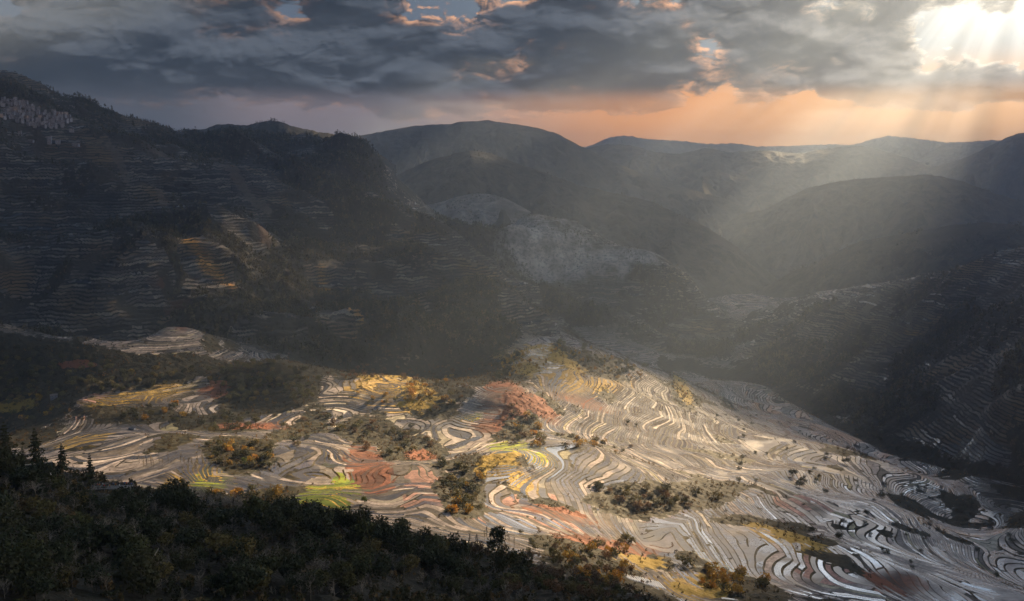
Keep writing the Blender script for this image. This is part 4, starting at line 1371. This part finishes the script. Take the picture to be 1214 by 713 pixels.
F_BANK = foliage_mat('bank_foliage', (.006, .008, .003), (.024, .025, .008), (.16, .085, .014), 0.0, .085)
merged('undergrowth', 'low brush on the banks between the fields', F_BANK, P, rs_.uniform(1.4, 5.5, len(P)), rs_.uniform(2.2, 5.0, len(P)), 24, 433, 0)

# trees on the nearer mountains beyond
for hn, n_, sd in (('hill.008', 1500, 451), ('hill.009', 1500, 452), ('hill.013', 2200, 453), ('hill.007', 1800, 454), ('hill.012', 500, 455), ('hill.011', 2200, 456)):
    ho = bpy.data.objects[hn]
    co_ = np.empty(len(ho.data.vertices) * 3, np.float32)
    ho.data.vertices.foreach_get('co', co_)
    co_ = co_.reshape(-1, 3)
    r_ = np.random.default_rng(sd)
    row = np.minimum(159 - 1, 22 + (r_.random(n_) ** 1.6 * 120).astype(int))
    colm = r_.integers(0, 420, n_)
    Ph = co_[row * 420 + colm] + np.concatenate([r_.normal(size=(n_, 2)) * 4, np.zeros((n_, 1))], 1)
    keep_ = fbm(Ph[:, 0] / 260, Ph[:, 1] / 260, 3, sd) > -.12
    Ph = Ph[keep_]
    merged('forest', 'small trees scattered over a mountain beyond the valley', F_WOOD, Ph, r_.uniform(9, 20, len(Ph)), r_.uniform(9, 18, len(Ph)), 14, sd)

# leafless brush of the near slope: twigs in one tangle
rs2 = np.random.default_rng(441)
P = sample_ground(fore * (RG > 140) * (RG < 520) * fwd, 1500, 442)
base = [np.array(s_, dtype=object) for s_ in twig_tree(np.random.default_rng(443), 3.4, .085, 2, 8)[1]]
bv, bf = tubes([tuple(s_) for s_ in base], 3)
V_, F_ = [], []
for i, p in enumerate(P):
    a = rs2.random() * 6.28
    s_ = rs2.uniform(.6, 1.6)
    c_, n_ = math.cos(a), math.sin(a)
    V_.append(np.stack([(bv[:, 0] * c_ - bv[:, 1] * n_) * s_ * 1.4 + p[0], (bv[:, 0] * n_ + bv[:, 1] * c_) * s_ * 1.4 + p[1], bv[:, 2] * s_ + p[2]], 1))
    F_.append(bf + i * len(bv))
o = mesh_obj('undergrowth', np.concatenate(V_), np.concatenate(F_), TWIG_D)
tag(o, 'leafless twiggy brush tangled over the near slope', kind='stuff')
# ------------------------------------------------------------------ buildings
WALL = simple_mat('pale_plaster', (.10, .11, .13), (.20, .21, .24), .4, .9, info=.35)
WALL_B = simple_mat('brick_wall', (.20, .16, .14), (.30, .25, .22), .5, .9, info=.3)
ROOFC = simple_mat('concrete_roof', (.10, .10, .11), (.18, .18, .19), .5, .9)
ROOFT = simple_mat('tile_roof', (.10, .085, .08), (.17, .15, .14), .8, .9)
ROOFM = simple_mat('blue_metal_roof', (.018, .024, .034), (.045, .055, .070), .5, .6, .2)
DARKW = simple_mat('dark_window', (.012, .014, .018), (.02, .022, .028), 1, .3, .5)
TIMBER = simple_mat('grey_timber', (.13, .115, .10), (.26, .235, .20), 1.5, .8)
PALEW = simple_mat('pale_wood', (.24, .20, .15), (.42, .36, .28), 1.0, .8)
PLAST = simple_mat('white_plastic_film', (.62, .62, .60), (.82, .82, .80), .8, .35, .5)
PATHM = simple_mat('trodden_path', (.20, .18, .16), (.33, .30, .27), .35, .95)


def box(x0, y0, z0, x1, y1, z1):
    v = [(x, y, z) for z in (z0, z1) for y in (y0, y1) for x in (x0, x1)]
    f = [(0, 2, 3, 1), (4, 5, 7, 6), (0, 1, 5, 4), (2, 6, 7, 3), (0, 4, 6, 2), (1, 3, 7, 5)]
    return v, f


def join(*pieces):
    V, Fc = [], []
    for v, f in pieces:
        b = len(V)
        V += [tuple(p) for p in v]
        Fc += [tuple(b + i for i in q) for q in f]
    return V, Fc


def gable(w, d, z0, h, o=.5):
    """pitched roof slab with thickness over a w x d plan"""
    a, b = w / 2 + o, d / 2 + o
    t = .22
    v = [(-a, -b, z0), (a, -b, z0), (a, 0, z0 + h), (-a, 0, z0 + h), (-a, b, z0), (a, b, z0)]
    v2 = [(x, y, z + t) for x, y, z in v]
    return v + v2, [(0, 3, 2, 1), (3, 4, 5, 2), (6, 7, 8, 9), (9, 8, 11, 10), (0, 1, 7, 6), (4, 10, 11, 5), (0, 6, 9, 3), (3, 9, 10, 4), (1, 2, 8, 7), (2, 5, 11, 8)]


def mdata(name, vf, mat):
    o = mesh_obj(name, vf[0], vf[1], mat)
    d = o.data
    bpy.data.objects.remove(o)
    return d


def house_proto(w, d, h, flat, wallm):
    parts = []
    if flat:
        parts.append(('wall', mdata('wall', box(-w / 2, -d / 2, -3, w / 2, d / 2, h), wallm)))
        parts.append(('roof', mdata('roof', join(box(-w / 2 - .3, -d / 2 - .3, h + .003, w / 2 + .3, d / 2 + .3, h + .3), box(-w / 2 - .3, -d / 2 - .3, h + .303, w / 2 + .3, -d / 2 - .05, h + .9), box(w * .1, 0, h + .303, w / 2 - .2, d / 2 - .2, h + 2.6)), ROOFC)))
    else:
        v, f = box(-w / 2, -d / 2, -3, w / 2, d / 2, h)
        n = len(v)
        v = v + [(-w / 2, 0, h + d * .26), (w / 2, 0, h + d * .26)]
        f = [q for k, q in enumerate(f) if k not in (1, 4, 5)] + [(0, 4, n, 6, 2), (1, 3, 7, n + 1, 5)]
        parts.append(('wall', mdata('wall', (v, f), wallm)))
        parts.append(('roof', mdata('roof', gable(w, d, h + .02 - .5 * .52, d * .26 + .5 * .52, .5), ROOFT)))
    n = int(h / 2.9)
    for k in range(n):
        for xx in (-w * .27, w * .27):
            z = .9 + k * 2.9
            parts.append(('window', mdata('window', box(xx - .6, -d / 2 - .06, z, xx + .6, -d / 2 + .05, z + 1.3), DARKW)))
    parts.append(('door', mdata('door', box(-.55, -d / 2 - .07, -.2, .55, -d / 2 + .05, 2.0), TIMBER)))
    return tuple(parts)


HOUSES = [house_proto(10, 8, 6.2, True, WALL), house_proto(8, 8, 9, True, WALL), house_proto(11, 7, 5.8, False, WALL), house_proto(9, 7, 6, False, WALL_B), house_proto(14, 8, 3.4, False, WALL), house_proto(7, 7, 11.5, True, WALL)]


def house(k, p, rz, label, group=None, s=1.0):
    r = bpy.data.objects.new('house', None)
    r.location = p
    r.rotation_euler = (0, 0, rz)
    r.scale = (s, s, s)
    COL.objects.link(r)
    tag(r, label, 'house', group)
    for nm, d in HOUSES[k]:
        c = bpy.data.objects.new(nm, d)
        COL.objects.link(c)
        c.parent = r
    return r


vill = [(0, 119), (26, 120), (40, 129), (62, 134), (81, 136), (85, 147), (70, 152), (48, 154), (30, 149), (14, 143), (0, 141)]
done = []
tries = 0
while len(done) < 85 and tries < 4000:
    tries += 1
    x, y = prnd.uniform(0, 86), prnd.uniform(118, 155)
    if not inside(vill, x, y) or any(abs(x - a) < 3.2 and abs(y - b) < 2.6 for a, b in done):
        continue
    p = hit(x, y, 1500)
    if p is None:
        continue
    done.append((x, y))
    house(prnd.choice([0, 0, 1, 1, 2, 3, 5]), p, prnd.uniform(-.5, .9), 'pale house packed into the hillside village at upper left', 'houses of the hillside village')
for x, y, k, rz, s, lab in [(59, 171, 5, .2, 1.35, 'tall pale block standing below the hillside village'), (69, 170, 0, .25, 1.1, 'pale flat roofed house just right of the tall block below the village'),
                            (90, 173, 4, .1, 1.2, 'long low pale building right of the tall block below the village'), (85, 157, 2, .3, 1.0, 'lone pale house on the slope just below the village edge'),
                            (37, 170, 4, -.1, 1.0, 'long low pale building left of the tall block below the village'), (24, 161, 1, .3, 1.0, 'narrow pale house below the left end of the village')]:
    p = hit(x, y, 1500)
    if p is not None:
        house(k, p, rz, lab, None, s)
for x, y, k, rz, s, lab in [(64, 473, 2, .6, .9, 'small white hut in the bushes at the left edge of the valley floor'), (157, 510, 4, -.3, .6, 'tiny low hut between the curved ponds at left')]:
    p = hit(x, y, 500)
    if p is not None:
        house(k, p, rz, lab, None, s)

# the long shed on the near slope
p = hit_near(33, 570)
r = bpy.data.objects.new('shed', None)
r.location = p + np.array([0, 0, .6])
r.rotation_euler = (0, 0, .42)
COL.objects.link(r)
tag(r, 'long low shed with a bluish metal roof among the trees at the left border', 'shed')
w_, d_, h_ = 17.5, 10.0, 2.8
v, f = box(-w_ / 2, -d_ / 2, -4, w_ / 2, d_ / 2, h_)
mesh_obj('wall', v, f, TIMBER, r)
v, f = gable(w_, d_, h_ + .02, 2.6, .7)
n_ = 48
rv, rf = join((v, f), *[box(-w_ / 2 - .6 + i * (w_ + 1.2) / n_, -.01, 0, -w_ / 2 - .5 + i * (w_ + 1.2) / n_, .01, .01) for i in range(0)])
roof = mesh_obj('roof', rv, rf, ROOFM, r)
mesh_obj('ridge_cap', *box(-w_ / 2 - .8, -.45, h_ + 2.78, w_ / 2 + .8, .45, h_ + 3.1), PALEW, roof)
for xx in (-5, 0, 5):
    mesh_obj('window', *box(xx - .9, -d_ / 2 - .06, .9, xx + .9, -d_ / 2 + .05, 2.1), DARKW, r)
mesh_obj('door', *box(6.6, -d_ / 2 - .07, -.3, 7.9, -d_ / 2 + .05, 2.0), ROOFT, r)

# ------------------------------------------------------------------ viewing platform, path and visitors
mid = hit_near(134, 586)
L_ = 17.0
rz = 0.08
_t = np.linspace(-L_ / 2, L_ / 2, 9)
mid = np.array([mid[0], mid[1], max(float(ground(mid[0:1] + t * math.cos(rz), mid[1:2] + t * math.sin(rz) + o_)[0]) for t in _t for o_ in (-2, 0, 2)) + .3])
plat = bpy.data.objects.new('viewing_platform', None)
plat.location = mid
plat.rotation_euler = (0, 0, rz)
COL.objects.link(plat)
tag(plat, 'grey railed viewing platform on the near slope with visitors on it', 'platform')
mesh_obj('deck', *box(-L_ / 2, -2.2, -.25, L_ / 2, 2.2, 0), TIMBER, plat)
for yy in (2.1, -2.1):
    mesh_obj('rail', *join(box(-L_ / 2, yy - .05, 1.0, L_ / 2, yy + .05, 1.1), box(-L_ / 2, yy - .04, .5, L_ / 2, yy + .04, .58)), TIMBER, plat)
    n = int(L_ / 1.6)
    for i in range(n + 1):
        xx = -L_ / 2 + .06 + i * (L_ - .12) / n
        mesh_obj('rail_post', *box(xx - .06, yy - .12, .003, xx + .06, yy - .055, 1.15), TIMBER, plat)
for xx in (-L_ / 2 + .4, -L_ / 6, L_ / 6, L_ / 2 - .4):
    for yy in (-1.8, 1.8):
        mesh_obj('leg', *box(xx - .15, yy - .15, -4, xx + .15, yy + .15, -.253), TIMBER, plat)

pts = [hit_near(x, y) for x, y in [(150, 606), (160, 600), (170, 594), (178, 588), (186, 583), (196, 582), (208, 590), (222, 599)]]
pts = np.array(pts)
dense = np.stack([np.interp(np.linspace(0, len(pts) - 1, 70), np.arange(len(pts)), pts[:, k]) for k in range(2)], 1)
tn = np.gradient(dense, axis=0)
tn /= np.linalg.norm(tn, axis=1)[:, None]
nn = np.stack([-tn[:, 1], tn[:, 0]], 1)
wd = 2.4 + .7 * fbm(np.arange(70) / 6.0, np.zeros(70), 2, 9)
cols = [dense + nn * (wd * s_)[:, None] for s_ in (-1, -.5, 0, .5, 1)]
pv = np.stack([np.concatenate([c, (ground(c[:, 0], c[:, 1]) + .12)[:, None]], 1) for c in cols], 1).reshape(-1, 3)
pz = pv[:, 2].reshape(-1, 5)
pv[:, 2] = np.maximum(pz, pz.mean(1)[:, None]).ravel()
tag(mesh_obj('path', pv, grid_faces(70, 5), PATHM), 'trodden path where visitors gather on the near slope', kind='structure')

SKIN = simple_mat('skin', (.42, .27, .19), (.48, .31, .22), 4)
HAIR = simple_mat('dark_hair', (.012, .010, .009), (.03, .025, .02), 4)
TROU = simple_mat('dark_trousers', (.02, .022, .03), (.05, .05, .06), 3)
JACK = [simple_mat('jacket_' + n, c, tuple(min(1, v * 1.4) for v in c), 3) for n, c in (('red', (.36, .03, .03)), ('blue', (.05, .10, .26)), ('white', (.55, .55, .55)), ('black', (.02, .02, .022)), ('orange', (.42, .15, .03)))]


def person_mesh(jm, pose):
    """one continuous figure grown over a jointed skeleton"""
    arm = {'down': ((.27, .02, 1.12), (.29, -.08, .86)), 'camera': ((.26, -.12, 1.18), (.09, -.30, 1.50))}[pose]
    J = [(0, 0, .94), (0, 0, 1.16), (0, .01, 1.38), (0, 0, 1.50), (0, -.02, 1.60), (0, -.02, 1.72)]
    Rr = [.15, .14, .16, .06, .095, .085]
    E = [(0, 1), (1, 2), (2, 3), (3, 4), (4, 5)]
    for s in (-1, 1):
        k = len(J)
        J += [(.18 * s, .01, 1.40), (arm[0][0] * s, arm[0][1], arm[0][2]), (arm[1][0] * s, arm[1][1], arm[1][2]), (arm[1][0] * s * .95, arm[1][1] - .05, arm[1][2] - .07 * (1 if pose == 'down' else -1))]
        Rr += [.07, .052, .04, .035]
        E += [(2, k), (k, k + 1), (k + 1, k + 2), (k + 2, k + 3)]
        k = len(J)
        J += [(.10 * s, 0, .86), (.11 * s, -.02, .48), (.12 * s, .02, .08), (.13 * s, -.14, .04)]
        Rr += [.095, .07, .05, .042]
        E += [(0, k), (k, k + 1), (k + 1, k + 2), (k + 2, k + 3)]
    me = bpy.data.meshes.new('body')
    me.from_pydata(J, E, [])
    o = bpy.data.objects.new('body', me)
    COL.objects.link(o)
    o.modifiers.new('skin', 'SKIN')
    for v, r0 in zip(me.skin_vertices[0].data, Rr):
        v.radius = (r0, r0)
    me.skin_vertices[0].data[0].use_root = True
    o.modifiers.new('smooth', 'SUBSURF').levels = 1
    bpy.context.view_layer.update()
    dg = bpy.context.evaluated_depsgraph_get()
    m2 = bpy.data.meshes.new_from_object(o.evaluated_get(dg))
    bpy.data.objects.remove(o)
    for m in (TROU, jm, SKIN, HAIR):
        m2.materials.append(m)
    for pl in m2.polygons:
        c = pl.center
        if c.z < .92:
            pl.material_index = 0 if abs(c.x) < .24 or c.z < .8 else 2
        elif c.z < 1.5:
            pl.material_index = 1
        else:
            pl.material_index = 3 if (c.z > 1.72 or (c.y > .02 and c.z > 1.6)) else 2
        pl.use_smooth = True
    m2.name = 'person'
    return m2


PEOPLE = [[person_mesh(j, ps) for ps in ('down', 'camera')] for j in JACK]
JN = ['red', 'blue', 'white', 'black', 'orange']


def person(p, rz, j, pose, where):
    o = bpy.data.objects.new('person', PEOPLE[j][pose])
    o.location = p
    o.rotation_euler = (0, 0, rz)
    s = prnd.uniform(.94, 1.04)
    o.scale = (s, s, s)
    COL.objects.link(o)
    tag(o, f"person in a {JN[j]} jacket {('standing with arms down', 'holding a camera up')[pose]} {where}", 'person', f"people in {JN[j]} jackets {('standing', 'photographing')[pose]} {where}")


cr_, sr_ = math.cos(rz), math.sin(rz)
for i in range(15):
    xx = -L_ / 2 + .6 + i * (L_ - 1.2) / 14 + prnd.uniform(-.25, .25)
    yy = prnd.choice([1.55, 1.5, .6, -.9])
    person((mid[0] + xx * cr_ - yy * sr_, mid[1] + xx * sr_ + yy * cr_, mid[2]), math.pi + prnd.uniform(-.6, .6), prnd.choice([0, 0, 1, 2, 2, 3, 4]), prnd.randint(0, 1), 'on the viewing platform')
for k in range(30):
    i = prnd.randint(12, 67)
    s_ = prnd.uniform(-.85, .85)
    q = dense[i] + nn[i] * wd[i] * s_
    row = pv.reshape(70, 5, 3)[i]
    zz = float(np.interp(s_, (-1, -.5, 0, .5, 1), row[:, 2]))
    person((q[0], q[1], zz), math.pi + prnd.uniform(-1.2, 1.2), prnd.choice([0, 1, 1, 2, 3, 3, 3]), prnd.randint(0, 1), 'on the trodden path')

# ------------------------------------------------------------------ seedbeds under white film, dead trunk
A_, B_ = hit(741, 684, 250), hit(786, 696, 250)
ua = (B_ - A_)[:2]
Lb = np.hypot(*ua)
ua = ua / Lb
va = np.array([-ua[1], ua[0]])
nb = 15
wdt = Lb / nb
th_ = np.linspace(0, math.pi, 7)
ys_ = np.linspace(0, 15, 7)
for i in range(nb):
    c = A_[:2] + ua * (i + .5) * wdt
    tv = []
    for yv in ys_:
        q = c + va * (yv - 7.5)
        z0 = float(ground(np.array([q[0]]), np.array([q[1]]))[0])
        for t in th_:
            rr = wdt * .33 * (.55 if yv in (0, 15) else 1)
            w2 = c + va * (yv - 7.5) + ua * math.cos(t) * rr
            tv.append((w2[0], w2[1], z0 + .05 + math.sin(t) * rr * .8))
    o = mesh_obj('seedbed_tunnel', tv, grid_faces(7, 7), PLAST, smooth=True)
    md = o.modifiers.new('film', 'SOLIDIFY')
    md.thickness = .03
    tag(o, 'long white plastic covered seedbed row beside the pink field at the bottom', 'seedbed', 'white seedbed rows')
p = hit_near(163, 699)
q = p + np.array([6.0, 1.5, 10.5])
tr = mesh_obj('dead_tree', *tubes([(p - np.array([.5, .1, .9]), (p + q) / 2 + np.array([.2, 0, .2]), .34, .27), ((p + q) / 2 + np.array([.2, 0, .2]), q, .27, .14), ((p * .4 + q * .6), p * .4 + q * .6 + np.array([-1.2, 0, 1.6]), .1, .04)], 7), PALEW)
tag(tr, 'pale dead trunk leaning to the right on the dim near slope', 'dead tree')
